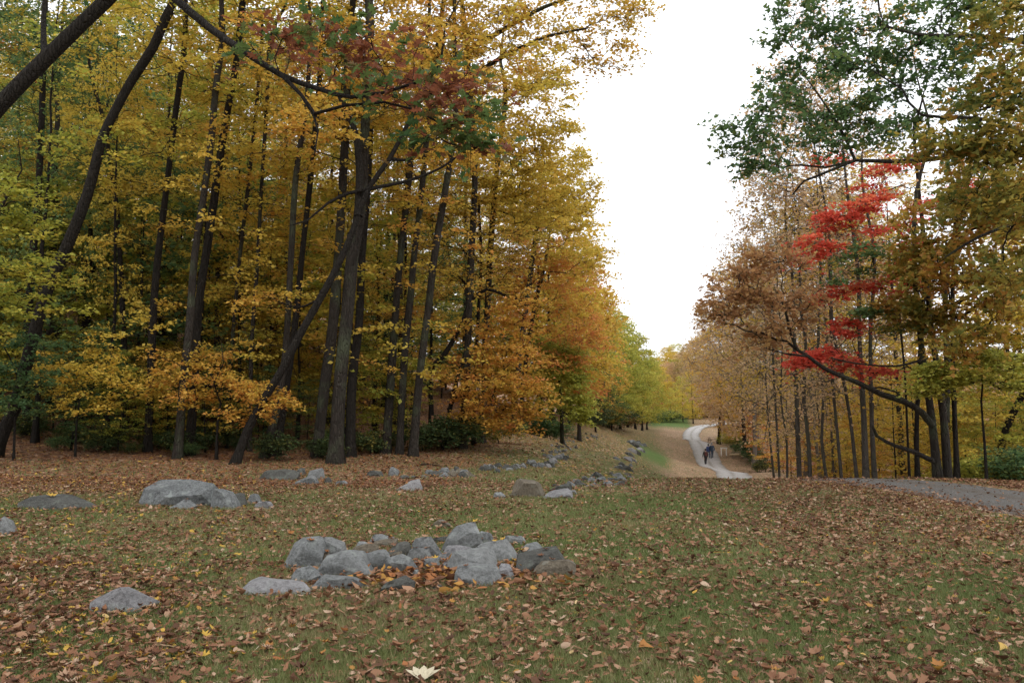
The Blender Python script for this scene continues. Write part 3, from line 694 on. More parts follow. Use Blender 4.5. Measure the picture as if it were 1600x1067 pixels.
# ---------------- right-hand group
tr = stem([(1466,753),(1457,665),(1447,596),(1440,547),(1434,480),(1428,400),(1432,300)], 22.5, 19, 8, 13)
lb = [bough([(1481,750),(1475,658),(1466,589),(1456,519),(1450,467),(1446,400),(1440,330)], 22.7, 14, 5, .8),
      bough([(1478,660),(1480,554),(1476,485),(1484,400),(1500,320)], 23.2, 11, 5, .6),
      bough([(1456,664),(1440,644),(1412,627),(1377,616),(1343,599),(1308,585),(1287,575),(1263,557),(1246,547),(1228,533),(1212,530),(1190,520)], 22.4, 11, 3, -1.8),
      bough([(1246,547),(1235,520),(1228,490),(1222,470)], 20.8, 5, 3, 0), bough([(1263,557),(1225,552),(1200,545)], 20.8, 4, 2, .2),
      bough([(1458,720),(1426,705),(1398,696),(1370,681),(1364,668)], 22.4, 8, 4, -.8),
      bough([(1448,560),(1400,572),(1340,568),(1300,560)], 22.4, 4, 2, -1), bough([(1412,627),(1400,612),(1375,605),(1350,607)], 22.2, 4, 2, -.4),
      bough([(1452,500),(1500,470),(1560,440),(1600,410)], 22.4, 7, 4, -2)]
tg = np.vstack([streak(1110,500,1190,440,20.5,.30,13), streak(1120,455,1200,410,20.5,.28,12), streak(1130,540,1230,515,20.5,.25,14), streak(1180,480,1250,470,20.6,.3,14), streak(1190,410,1250,395,20.6,.3,10), streak(1230,520,1270,470,20.5,.25,8),
                streak(1150,430,1180,400,20.5,.25,5), streak(1105,470,1140,490,20.4,.25,6)])
hero('oak_tree', 'many-stemmed oak by the road with a long low limb of rust-brown leaves', tr, tg, 'rust', 'mid', dict(FT, size=.125, spray=.42, tmpl=OAK, flat=.55, nl=8), limbs=lb, start=.5, rise=0.0)
tr = stem([(1495,752),(1490,600),(1488,480),(1492,360)], 23.5, 12, 8, 13)
tg = np.vstack([lobe(1500,400,20.5,1.6,40), lobe(1560,340,19.5,1.6,40), lobe(1570,450,19.5,1.2,26), lobe(1450,420,21.5,1.2,26), lobe(1540,530,19.5,.9,12), lobe(1460,500,22,1.0,18), lobe(1590,250,19,1.5,30), lobe(1420,480,22,.8,12), lobe(1480,330,21,1.2,20)])
hero('oak_tree', 'olive and brown leaved oak just behind the many-stemmed one', tr, tg, 'olive', 'dark', dict(FT, size=.13, spray=.55, tmpl=STAR, flat=.5), start=.4)
tr = stem([(1434,753),(1432,675),(1437,564),(1444,440),(1441,358),(1433,270),(1428,200)], 24, 11, 7, 12)
tg = np.vstack([streak(1248,412,1300,385,23.3,.16,9), streak(1265,375,1330,335,23.4,.22,10), streak(1300,340,1400,300,23.5,.3,17), streak(1330,285,1420,262,23.6,.3,9), streak(1400,325,1510,300,23.6,.25,12), streak(1285,470,1400,440,23.3,.2,14),
                streak(1300,528,1352,500,23.2,.18,9), streak(1248,572,1300,548,23,.2,10), streak(1270,560,1345,565,23,.28,12), streak(1330,585,1395,575,23,.15,7), streak(1295,255,1330,250,23.5,.25,3), streak(1340,380,1420,350,23.5,.3,7), streak(1390,470,1430,455,23.4,.2,3), streak(1400,400,1440,380,23.4,.25,3)])
hero('red_maple', 'slender red maple with layered scarlet sprays beside the oak', tr, tg, 'red', 'dark', dict(FT, size=.112, spray=.48, ntw=6, nl=12, flat=.8), start=.25, rise=-.05, tip=.005)
tr = stem([(1421,750),(1417,658),(1414,589),(1405,480)], 24.5, 6, 4, 8)
tg = np.vstack([streak(1320,410,1380,385,22.6,.2,9), streak(1350,495,1400,475,22.6,.2,8), streak(1310,440,1350,425,22.6,.15,4), streak(1390,525,1420,510,22.6,.2,4)])
hero('maple_sapling', 'thin sapling with deep green sprays among the scarlet leaves', tr, tg, 'green', 'dark', dict(FT, size=.12, spray=.45), start=.4, rise=-.1, tip=.005)
edge_tree('maple_sapling', 'slim sapling with spreading yellow-green layers beyond the road', (1542,760), 21, [(1538,690),(1533,627)], 6, 4, 4.6,
          [(1500,590,20.6,.9,26,.8,.2),(1560,570,20.4,.9,26,.8,.25),(1590,600,20.4,.8,18,.8,.2),(1470,610,20.6,.6,16,.6,.2),(1530,555,20.6,.8,14,.7,.15),(1480,575,20.6,.7,14,.6,.15)], 'lime', 'dark', dict(FT, size=.10, spray=.5, flat=.92), start=.5)
tr = stem([(1560,740),(1565,693),(1580,651),(1597,618),(1630,560)], 27, 18, 13, 10)
hero('oak_tree', 'leaning dark trunk among yellow-green leaves beyond the road', tr, np.vstack([lobe(1600,500,27,2,40), lobe(1540,520,27,1.5,26), lobe(1600,420,27,2,30)]), 'yellow', 'dark', FT, start=.5)

RT = [([(1353,752),(1350,658),(1343,537),(1340,420)], 25, 18, 9, 15, 'grey'), ([(1367,752),(1362,658),(1360,519),(1366,400)], 25.5, 14, 8, 15, 'grey'),
      ([(1339,752),(1329,658),(1318,596),(1300,500)], 26, 11, 7, 13, 'grey'), ([(1315,752),(1308,675),(1301,596),(1297,480)], 27, 10, 6, 14, 'grey'),
      ([(1292,752),(1284,690),(1286,620),(1278,540),(1282,450)], 28, 9, 6, 14, 'grey'), ([(1266,752),(1263,690),(1256,620),(1259,540),(1250,470)], 29, 12, 7, 14, 'grey'),
      ([(1249,752),(1244,606),(1240,500),(1238,430)], 30, 14, 8, 15, 'grey'), ([(1230,752),(1229,690),(1220,620),(1222,540)], 31, 7, 4, 12, 'grey'), ([(1218,748),(1212,640),(1208,560)], 33, 8, 5, 12, 'grey'),
      ([(1209,745),(1200,650),(1196,580)], 36, 7, 4, 11, 'grey'), ([(1303,752),(1297,640),(1290,520)], 36, 7, 4, 14, 'grey')]
RL_ = ['palest and thickest trunk in the row beyond the road crest', 'brown trunk close against the palest one beyond the crest', 'curved trunk leaning over beyond the road crest', 'dark slim trunk left of the curved one beyond the crest']
RL = RL_+['slim brown trunk between the dark slim one and the twin dark trunks beyond the crest', 'darkest straight trunk in the row beyond the road crest', 'light grey straight trunk left of the darkest one beyond the crest', 'thin dark pole left of the light grey trunk beyond the crest',
          'thin dark pole standing in the verge where the far leaf slope begins', 'thinnest brown pole at the end of the row by the far leaf slope', 'greyish trunk set back behind the dark slim one beyond the crest', 'brown trunk set back behind the darkest one beyond the crest']
for i, (pts, d, w0, w1, ht, bark) in enumerate(RT):
    tr = stem(pts, d, w0*.85, w1*.8, ht)
    tg = high_crown(tr[0], 2.6, 2.3, 60)
    hero('ash_tree', RL[i], tr, tg, ['tan', 'gold', 'tan'][i % 3], bark, dict(FT, size=.11, nl=5, ntw=8, spray=.95, flat=.5), group='row of trunks beyond the crest', start=.35, rise=.35)

# near maple, trunk outside the frame, crown overhanging from the side
tr = stem([(1890,960),(1880,700),(1850,450),(1830,250),(1820,60)], 13, 60, 40, 13)
lb = [bough([(1835,290),(1760,262),(1640,245),(1522,240),(1458,249),(1395,253),(1336,251),(1311,261),(1275,276),(1256,283),(1240,302)], 13, 16, 3, 1.2),
      bough([(1336,251),(1290,262),(1250,258),(1215,262)], 14.1, 4, 2, .2), bough([(1336,251),(1320,215),(1290,165),(1258,120)], 14.1, 5, 2, .2), bough([(1830,150),(1700,90),(1560,60),(1440,55),(1380,40)], 13, 14, 4, 1.0),
      bough([(1640,245),(1560,190),(1440,180),(1410,140),(1370,115)], 13.3, 8, 3, .6), bough([(1838,330),(1700,320),(1600,345),(1530,370),(1480,400)], 12.6, 9, 3, -.2)]
tg = np.vstack([streak(1125,195,1200,215,14.2,.16,11), streak(1150,235,1230,225,14.2,.16,10), streak(1165,270,1230,260,14.2,.13,7), streak(1180,180,1260,150,14.2,.2,15), streak(1210,140,1270,100,14.2,.2,13), streak(1220,70,1290,50,14.3,.22,13), streak(1225,20,1300,5,14.4,.22,10),
                streak(1250,200,1340,190,14.2,.25,17), streak(1270,240,1350,228,14.1,.16,9), streak(1270,120,1370,80,14.2,.3,22), streak(1320,170,1420,130,14.2,.3,22), streak(1300,50,1400,20,14.3,.32,22), streak(1390,90,1470,60,14.2,.32,20), streak(1380,200,1450,190,14,.25,14),
                streak(1420,150,1490,120,14.1,.3,14), streak(1440,30,1520,0,14.2,.35,18), streak(1480,90,1590,60,14,.35,22), streak(1500,170,1600,150,13.8,.3,16), streak(1520,20,1600,0,14,.35,16), streak(1440,230,1540,235,13.9,.22,12), lobe(1260,-60,14.4,.8,16,rz=.4), lobe(1380,-50,14.4,.9,20,rz=.4), lobe(1480,-40,14.3,.8,14,rz=.4)])
FN = dict(spray=.36, ntw=5, nl=7, size=.085, flat=.6, tmpl=STAR, twig_r=.0025)
hero('maple_tree', 'near green maple hanging its crown in from beside the road', tr, tg, 'green', 'mid', FN, limbs=lb, start=.5, rise=0.0, tip=.004, wander=.09)
tr = stem([(1980,900),(1960,600),(1900,300),(1860,100)], 11, 50, 30, 10)
lb = [bough([(1880,200),(1780,160),(1680,140),(1600,150),(1540,170)], 11, 10, 4, .8), bough([(1900,300),(1760,290),(1640,300),(1580,330)], 11, 9, 3, .6), bough([(1870,120),(1700,40),(1560,10)], 11, 9, 3, .8)]
tg = np.vstack([lobe(1560,60,11.6,.55,12,rz=.35), lobe(1590,20,11.5,.6,14,rz=.4), lobe(1550,150,11.6,.6,16,rz=.35), lobe(1590,220,11.4,.65,26,rz=.4), lobe(1520,230,11.6,.6,24,rz=.3), lobe(1590,320,11.3,.6,22,rz=.35), lobe(1540,300,11.6,.6,14,rz=.3), lobe(1600,120,11.3,.8,22,rz=.5), lobe(1440,230,11.9,.45,10,rz=.2), lobe(1590,420,11.4,.45,12,rz=.3)])
hero('oak_tree', 'near oak with olive, yellow and brown leaves overhanging from the side', tr, tg, 'olive', 'dark', dict(FN, size=.085, tmpl=STAR), limbs=lb, start=.5, rise=0.0, tip=.004, wander=.09)

# ------------------------------------------------------------------ woods behind: kinds built once, then copied
def proto_trunk(h, r, lean=.03, wob=.12):
    n = max(6, int(h/.9)); z = np.linspace(-.15, h, n)
    w = np.cumsum(rng.normal(size=(n, 2))*wob*.4, axis=0); w -= w[0]
    l = rng.normal(size=2)*lean
    return np.c_[w+l*z[:, None], z], np.linspace(r, .015, n)**1.0*np.interp(z, [0, h], [1, .8])
PROTO = {'tall': [], 'under': [], 'edge': [], 'bare': [], 'shrub': []}
for k in range(4):
    t, r = proto_trunk(20, .17+.04*k/3)
    PROTO['tall'].append((tree_meshes(t, r, high_crown(t, 5.5, 3.4, 125), dict(FT, size=.17, spray=.9, nl=10), start=.25, s=9), 20))
for k in range(4):
    t, r = proto_trunk(6.5, .055)
    PROTO['under'].append((tree_meshes(t, r, high_crown(t, 1.2, 2.5, 80), dict(FT, size=.14, spray=.7, nl=10, flat=.92), start=.15, s=7, rise=.1, tip=.005), 6.5))
for k in range(3):
    t, r = proto_trunk(13, .17)
    PROTO['edge'].append((tree_meshes(t, r, high_crown(t, 1.6, 4.0, 190), dict(FT, size=.22, spray=1.0, nl=10, flat=.65), start=.12, s=8), 13))
for k in range(3):
    t, r = proto_trunk(14, .16)
    PROTO['bare'].append((tree_meshes(t, r, high_crown(t, 4.2, 3.9, 280), dict(FT, size=.105, spray=.62, ntw=6, nl=6, flat=.5, twig_r=.007), start=.15, s=8, rise=.35, tip=.009), 14))
for k in range(3):
    t, r = proto_trunk(.9, .018)
    tg = in_ellipsoid((0, 0, .6), (.8, .8, .5), 60, .5); tg[:, 2] = np.abs(tg[:, 2])+.05
    PROTO['shrub'].append((tree_meshes(t, r, tg, dict(FT, size=.075, spray=.28, nl=8, flat=.4, twig_r=.003), start=.05, s=5, tip=.003, flare=0), 1.2))
FIRST = {}
def plant(kind, x, y, height, leaf, bark, label, group, name='maple_tree', cat='tree', wide=1.0):
    k = int(rng.integers(len(PROTO[kind]))); ms, h0 = PROTO[kind][k]
    if road_dist(np.array([x]), np.array([y]))[0] < 4.2: return None
    z = h1(x, y); s = height/h0
    key = (kind, k)
    if key not in FIRST:
        r = assemble(name, (x, y, z), ms, LM[leaf], BM[bark], label, group, cat, local=True); FIRST[key] = r
        r.scale = (s*wide, s*wide, s); r.rotation_euler[2] = rng.random()*6.28
    else:
        r = copy_tree(FIRST[key], (x, y, z), rng.random()*6.28, (s*wide, s), LM[leaf], BM[bark], label, group)
        r.name = name; r['category'] = cat
    return r
def at_px(px, d): return (px-CX)/FPX*d, d
placed = [tuple(o.location[:2]) for o in COL.objects if o.type == 'EMPTY']
def free(x, y, gap):
    return all((x-a)**2+(y-b)**2 > gap*gap for a, b in placed)

PALN = {'yellow': 'yellow', 'gold': 'gold', 'orange': 'orange', 'ygreen': 'yellow-green', 'lime': 'lime-yellow', 'green': 'green', 'tan': 'tan', 'pale': 'pale gold', 'rust': 'rust-brown', 'dark': 'dark green', 'olive': 'olive', 'red': 'red', 'amber': 'amber'}
# tall trees through the left-hand woods
cnt = 0; tries = 0
while cnt < 92 and tries < 4000:
    tries += 1
    y = 30+(115-30)*rng.random()**1.25; x = rng.uniform(-.70, .12)*y
    if x > XL(y)-3.2 or not free(x, y, 2.4+y*.012): continue
    leaf = rng.choice(['yellow', 'yellow', 'gold', 'ygreen', 'ygreen', 'tan']) if x/y > -.35 else rng.choice(['ygreen', 'yellow', 'green', 'lime', 'olive'])
    plant('tall', x, y, rng.uniform(17, 23), leaf, rng.choice(['dark', 'mid', 'mid']), f'{PALN[leaf]} leaved tall tree deep among the trunks of the left woods', 'tall trees of the left woods')
    placed.append((x, y)); cnt += 1
# slim poles near the front
cnt = 0; tries = 0
while cnt < 20 and tries < 3000:
    tries += 1
    y = rng.uniform(27.5, 44); x = rng.uniform(-.62, .02)*y
    if x > XL(y)-1.6 or not free(x, y, 1.3): continue
    leaf = str(rng.choice(['yellow', 'ygreen', 'gold', 'green']))
    plant('tall', x, y, rng.uniform(12, 18), leaf, 'dark', f'slim dark pole-like young tree with {PALN[leaf]} leaves in the left woods', 'slim young trees of the left woods', wide=.62)
    placed.append((x, y)); cnt += 1
# understory
cnt = 0; tries = 0
while cnt < 110 and tries < 4000:
    tries += 1
    y = 28.5+(80-28.5)*rng.random()**1.5; x = rng.uniform(-.70, .08)*y
    if x > XL(y)-2.0 or not free(x, y, 1.5): continue
    leaf = rng.choice(['yellow', 'ygreen', 'ygreen', 'gold', 'lime', 'green', 'green', 'olive'])
    plant('under', x, y, rng.uniform(4.5, 11), leaf, 'dark', f'{PALN[leaf]} understory maple with level sprays inside the left woods', 'understory of the left woods', 'maple_sapling')
    placed.append((x, y)); cnt += 1
# forest edge running up the valley on the left
for px, d, h, leaf in [(862,66,17,'gold'),(890,74,13,'amber'),(845,62,18,'yellow'),(905,84,13,'ygreen'),(880,90,17,'yellow'),(922,94,12.5,'gold'),(950,104,13.5,'lime'),(968,108,13,'ygreen'),(980,120,14,'lime'),(992,124,13,'ygreen'),
                       (1002,135,12,'ygreen'),(1010,142,11,'ygreen'),(912,112,17,'yellow'),(960,128,16,'ygreen'),(978,146,15,'yellow'),(890,120,19,'gold'),(1000,158,13,'olive'),(955,97,6,'green'),(985,128,5,'dark'),(930,76,6,'dark')]:
    x, y = at_px(px, d)
    plant('edge', x, y, h, leaf, 'dark', f'{PALN[leaf]} rounded tree where the left woods run up the valley', 'trees along the far forest edge', 'oak_tree'); placed.append((x, y))
# head of the valley
for i in range(60):
    d = rng.uniform(192, 330); px = rng.uniform(930, 1180); x, y = at_px(px, d)
    leaf = rng.choice(['yellow', 'yellow', 'gold', 'lime', 'ygreen', 'tan']) if px > 1000 else rng.choice(['ygreen', 'green', 'yellow'])
    plant('edge', x, y, rng.uniform(9, 13), leaf, 'dark', f'{PALN[leaf]} tree closing the head of the valley', 'trees at the head of the valley', 'oak_tree')
for px, d, h, leaf, nm in [(1092,192,10,'gold','a'),(1104,198,11,'tan','a'),(1116,196,10,'yellow','a'),(1128,200,12,'tan','a'),(1098,210,12,'yellow','a'),(1112,215,13,'gold','a'),(1076,196,9,'yellow','a'),(1140,205,12,'gold','a'),(1088,200,5,'olive','a'),(1078,204,15,'pale','a'),(1094,206,17,'tan','a'),(1062,214,14,'pale','a'),(1108,200,18,'pale','a'),(1112,176,7,'gold','a'),(1122,170,7,'tan','a'),(1132,176,8,'yellow','a'),(1048,186,8,'yellow','a'),(1066,180,9,'lime','a'),(1082,172,10,'yellow','a'),(1035,190,8,'gold','a'),(1024,184,6,'orange','a'),(1012,176,5,'rust','a')]:
    x, y = at_px(px, d); plant('edge', x, y, h, leaf, 'dark', f'{PALN[leaf]} low tree behind the green field at the valley head', 'low trees behind the green field', 'oak_tree')
# right-hand slope: thin, half-bare crowns
for px, d, h, kind, leaf in [(1118,150,17,'bare','pale'),(1124,134,18,'bare','tan'),(1132,120,19,'bare','pale'),(1140,104,20,'edge','tan'),(1160,96,20,'edge','tan'),(1176,90,21,'bare','gold'),(1192,80,20,'bare','tan'),(1204,76,21,'bare','pale'),(1222,66,20,'bare','pale'),
                       (1228,60,21,'bare','tan'),(1250,54,22,'bare','gold'),(1275,52,21,'bare','pale'),(1300,50,19,'bare','yellow'),(1330,48,18,'bare','tan'),(1180,100,19,'bare','tan'),(1215,90,20,'bare','pale'),(1140,120,19,'bare','tan'),
                       (1215,62,13,'bare','tan'),(1245,48,12,'bare','tan'),(1280,44,12,'bare','pale'),(1150,112,12,'edge','gold'),(1360,55,18,'tall','yellow'),(1400,52,17,'tall','yellow'),(1290,80,19,'tall','gold')]:
    x, y = at_px(px, d)
    w = 'half-bare' if kind == 'bare' else 'leafy'
    plant(kind, x, y, h*(.90 if d < 72 else .97), leaf, 'pale' if kind == 'bare' else 'mid', f'{w} {PALN[leaf]} tree on the slope right of the gravel road', 'trees right of the gravel road', 'ash_tree', wide=1.2 if kind == 'bare' else 1.0); placed.append((x, y))
for px, d, h, leaf in [(1150,108,6,'gold'),(1166,104,6.5,'yellow'),(1180,96,5.5,'orange'),(1196,90,6,'orange'),(1208,84,5.5,'gold'),(1135,124,6,'tan'),(1220,78,5,'orange'),(1172,116,6,'gold'),(1232,70,5,'gold'),(1246,60,5,'yellow'),(1262,54,5,'gold'),(1280,48,5,'orange'),(1300,45,4.5,'gold'),(1322,42,4.5,'yellow'),(1345,40,4.5,'gold')]:
    x, y = at_px(px, d)
    plant('under', x, y, h, leaf, 'dark', f'small {PALN[leaf]} maple bordering the far road', 'small maples bordering the far road', 'maple_sapling'); placed.append((x, y))
# woods down the slope on the right
cnt = 0; tries = 0
while cnt < 12 and tries < 3000:
    tries += 1
    y = rng.uniform(27, 75); x = rng.uniform(.36, .72)*y
    if x < XR(y)+1.0 or not free(x, y, 2.2): continue
    leaf = rng.choice(['yellow', 'gold', 'ygreen', 'tan', 'olive'])
    plant('tall', x, y, rng.uniform(14, 19), leaf, rng.choice(['dark', 'mid']), f'{PALN[leaf]} leaved tall tree down the slope beyond the road', 'tall trees down the right slope'); placed.append((x, y)); cnt += 1
cnt = 0; tries = 0
while cnt < 64 and tries < 3000:
    tries += 1
    y = rng.uniform(25.5, 60); x = rng.uniform(.37, .72)*y
    if x < XR(y)+.6 or not free(x, y, 1.4): continue
    leaf = rng.choice(['ygreen', 'lime', 'yellow', 'gold']) if x/y > .47 else rng.choice(['gold', 'gold', 'yellow', 'orange', 'tan'])
    plant('under', x, y, rng.uniform(3.5, 6.5), leaf, 'dark', f'{PALN[leaf]} understory maple down the slope beyond the road', 'understory down the right slope', 'maple_sapling'); placed.append((x, y)); cnt += 1
# loose saplings filling the woodland edge
cnt = 0; tries = 0
while cnt < 34 and tries < 3000:
    tries += 1
    y = rng.uniform(27.2, 36); x = rng.uniform(-.66, -.01)*y
    if x > XL(y)-1.2 or not free(x, y, .9): continue
    leaf = str(rng.choice(['ygreen', 'yellow', 'green', 'ygreen', 'gold']))
    plant('under', x, y, rng.uniform(2.0, 3.8), leaf, 'dark', f'low {PALN[leaf]} sapling at the foot of the tall front trunks', 'saplings at the foot of the front trunks', 'maple_sapling', wide=1.15); placed.append((x, y)); cnt += 1
# shrubs
cnt = 0
while cnt < 40:
    y = rng.uniform(26.2, 37); x = rng.uniform(-.66, -.02)*y
    if x > XL(y)-.6: continue
    leaf = rng.choice(['dark', 'dark', 'dark', 'green'])
    plant('shrub', x, y, rng.uniform(.35, 1.0), leaf, 'dark', f'{PALN[leaf]} low bush at the foot of the left woods', 'bushes at the foot of the left woods', 'shrub', 'shrub', 1.25); cnt += 1
for px, d, h, leaf in [(1000,160,2.6,'green'),(1020,172,3,'green'),(1036,176,3,'lime'),(1010,166,2.2,'dark'),(1045,178,2.6,'green'),(985,150,2.2,'rust'),(1000,152,1.8,'rust'),(955,100,3,'dark'),(940,96,2.6,'olive'),(962,106,2.4,'rust'),(930,92,2.2,'dark'),(970,118,2.6,'dark'),
                       (845,54,1.6,'green'),(860,55,1.5,'green'),(690,32,1.3,'dark'),(712,33,1.2,'green'),(740,35,1.3,'olive'),(780,39,1.3,'olive'),(660,31.5,1.0,'dark'),(1165,95,1.8,'green'),(1178,92,1.6,'green'),(1190,86,1.6,'dark'),(1140,110,1.6,'lime'),(1150,104,1.5,'olive')]:
    x, y = at_px(px, d); plant('shrub', x, y, h, leaf, 'dark', f'{PALN[leaf]} bush beside the valley lawn', 'bushes beside the valley lawn', 'shrub', 'shrub', 1.5)
cnt = 0
while cnt < 40:
    y = rng.uniform(22.8, 34); x = rng.uniform(.44, .70)*y
    if x < XR(y)+.2: continue
    leaf = rng.choice(['ygreen', 'olive', 'lime', 'green'])
    plant('shrub', x, y, rng.uniform(.5, 1.3), leaf, 'dark', f'{PALN[leaf]} low bush below the trees across the road', 'bushes across the road', 'shrub', 'shrub', 1.3); cnt += 1

# ------------------------------------------------------------------ rocks
def rock_mat(name, a, b, lichen, warm=0.0):
    m, nt, out = newmat(name)
    tc = N(nt, 'ShaderNodeTexCoord'); oi = N(nt, 'ShaderNodeObjectInfo')
    geo = N(nt, 'ShaderNodeNewGeometry'); pos = geo.outputs['Position']
    n1 = N(nt, 'ShaderNodeTexNoise', Scale=3.5, Detail=7.0, Roughness=.68); nt.links.new(pos, n1.inputs['Vector'])
    n2 = N(nt, 'ShaderNodeTexNoise', Scale=30.0, Detail=5.0, Roughness=.75); nt.links.new(pos, n2.inputs['Vector'])
    n3 = N(nt, 'ShaderNodeTexNoise', Scale=9.0, Detail=4.0); nt.links.new(pos, n3.inputs['Vector'])
    c = ramp(nt, [(.3, a), (.7, b)], n1.outputs[0]).outputs[0]
    c = mix(nt, ramp(nt, [(.45, (0, 0, 0)), (.62, (.8, .8, .8))], n2.outputs[0]).outputs[0], c, tuple(x*.5 for x in a))
    n4 = N(nt, 'ShaderNodeTexNoise', Scale=6.5, Detail=6.0, Roughness=.75, Distortion=.6); nt.links.new(pos, n4.inputs['Vector'])
    c = mix(nt, ramp(nt, [(.55, (0, 0, 0)), (.66, (.7, .7, .7))], n4.outputs[0]).outputs[0], c, tuple(x*.32 for x in a))
    c = mix(nt, ramp(nt, [(.56, (0, 0, 0)), (.66, (.55, .55, .55))], n3.outputs[0]).outputs[0], c, lichen)
    c = mix(nt, math_(nt, 'MULTIPLY', oi.outputs['Random'], .35), c, (b[0]*1.15, b[1]*1.12, b[2]*1.08))
    bs = N(nt, 'ShaderNodeBsdfPrincipled', Roughness=.9); bs.inputs['Specular IOR Level'].default_value = .25
    nt.links.new(c, bs.inputs['Base Color'])
    bp = N(nt, 'ShaderNodeBump', Strength=.9, Distance=.05)
    nt.links.new(math_(nt, 'ADD', n1.outputs[0], math_(nt, 'MULTIPLY', n2.outputs[0], .5)), bp.inputs['Height'])
    nt.links.new(bp.outputs[0], bs.inputs['Normal']); nt.links.new(bs.outputs[0], out.inputs[0])
    return m
RM = {'grey': rock_mat('rock_grey', (.085, .089, .088), (.20, .205, .202), (.235, .255, .235)),
      'dark': rock_mat('rock_dark', (.035, .035, .031), (.095, .094, .084), (.13, .145, .12)),
      'brown': rock_mat('rock_brown', (.075, .06, .042), (.16, .135, .10), (.19, .195, .165)),
      'pale': rock_mat('rock_pale', (.14, .136, .138), (.25, .243, .245), (.20, .21, .195))}
ROCKTOPS = []
def make_rock(outline, mat, label, group=None, base_py=None, thick=.75, sub=2, rough=.011, sink=.05, grow_=1.14, facets=5):
    """outline: silhouette in photo px; the solid gets real depth behind it and sits in the turf"""
    o = np.array(outline, float); o = o.mean(0)+(o-o.mean(0))*np.array((grow_, 1-(grow_-1)*.35)); by = base_py or o[:, 1].max(); cxp = o[:, 0].mean()
    g = G(cxp, by); d = g[1]; wm = (o[:, 0].max()-o[:, 0].min())/FPX*d; hm = (o[:, 1].max()-o[:, 1].min())/FPX*d
    dep = max(.12, thick*max(.6*wm, min(wm, 1.2*hm)))
    mid = o.mean(0)
    pts = []
    for f, sc, lift in ((0.0, .95, .30), (.45, 1.0, 0), (1.0, .8, .05)):
        for q in o:
            x, y_ = mid+(q-mid)*np.array((sc, 1.0 if q[1] > mid[1] else sc-lift))
            p = P(x, y_, d+dep*.45)
            p = p+np.array((0, (f-.45)*dep, 0))+rng.normal(size=3)*wm*.075*(0 if f == .45 else 1)
            if q[1] > mid[1]: p[2] = min(p[2], h1(p[0], p[1])-sink*.5)
            pts.append(p)
    pts = np.array(pts); c0 = pts.mean(0); zg = h1(c0[0], c0[1]); org = np.array((c0[0], c0[1], zg))
    bm = bmesh.new()
    for p in pts: bm.verts.new(p-org)
    r = bmesh.ops.convex_hull(bm, input=bm.verts[:])
    junk = [e for e in r['geom_interior'] if isinstance(e, bmesh.types.BMVert)]
    if junk: bmesh.ops.delete(bm, geom=junk, context='VERTS')
    ext = np.array([v.co for v in bm.verts]); lo_, hi_ = ext.min(0), ext.max(0); cen = (lo_+hi_)/2; hs2 = (hi_-lo_)/2
    for _ in range(facets):
        nv = rng.normal(size=3); nv[2] = abs(nv[2])*.9+.15; nv[1] -= .45; nv /= np.linalg.norm(nv)
        sup = np.max((ext-cen)@nv); co = cen+nv*sup*rng.uniform(.60, .88)
        bmesh.ops.bisect_plane(bm, geom=bm.verts[:]+bm.edges[:]+bm.faces[:], plane_co=co, plane_no=nv, clear_outer=True)
        vs_ = [Vector(v.co) for v in bm.verts]; bm.clear()
        for q_ in vs_: bm.verts.new(q_)
        r = bmesh.ops.convex_hull(bm, input=bm.verts[:])
        junk = [e for e in r['geom_interior'] if isinstance(e, bmesh.types.BMVert)]
        if junk: bmesh.ops.delete(bm, geom=junk, context='VERTS')
    bmesh.ops.dissolve_limit(bm, angle_limit=math.radians(15), verts=bm.verts[:], edges=bm.edges[:])
    if sub > 1:
        bmesh.ops.bevel(bm, geom=bm.edges[:], offset=.012*min(wm, hm*2), segments=1, affect='EDGES', clamp_overlap=True)
    bmesh.ops.triangulate(bm, faces=bm.faces[:])
    for _ in range(sub):
        mx = .11*wm if sub > 1 else .3*wm
        es = [e for e in bm.edges if e.calc_length() > mx]
        if es: bmesh.ops.subdivide_edges(bm, edges=es, cuts=1, use_grid_fill=True)
        bmesh.ops.triangulate(bm, faces=bm.faces[:])
    bm.normal_update(); sd = Vector(rng.random(3)*50)
    for v in bm.verts:
        q = v.co/wm
        a = noise.fractal(q*3.0+sd, .8, 2.1, 4)*rough*1.3
        st = noise.noise(Vector((q.x*1.2, q.y*1.2, q.z*9))+sd)*rough*.5
        v.co += v.normal*(a+st)*wm
    me = bpy.data.meshes.new('rock'); bm.to_mesh(me); bm.free()
    ob = link('rock', me, RM[mat]); ob.location = org
    tops = [np.array(v.co)+org for v in me.vertices if v.normal.z > .75 and v.co.z > .3*hm]
    if tops and d < 20: ROCKTOPS.append((label, np.array(tops)))
    tag(ob, label, 'rock', group)
    return ob
def z8(*pts): return [(350+x/2.667, 780+y/2.667) for x, y in pts]
PILE = 'rock pile on the lawn'
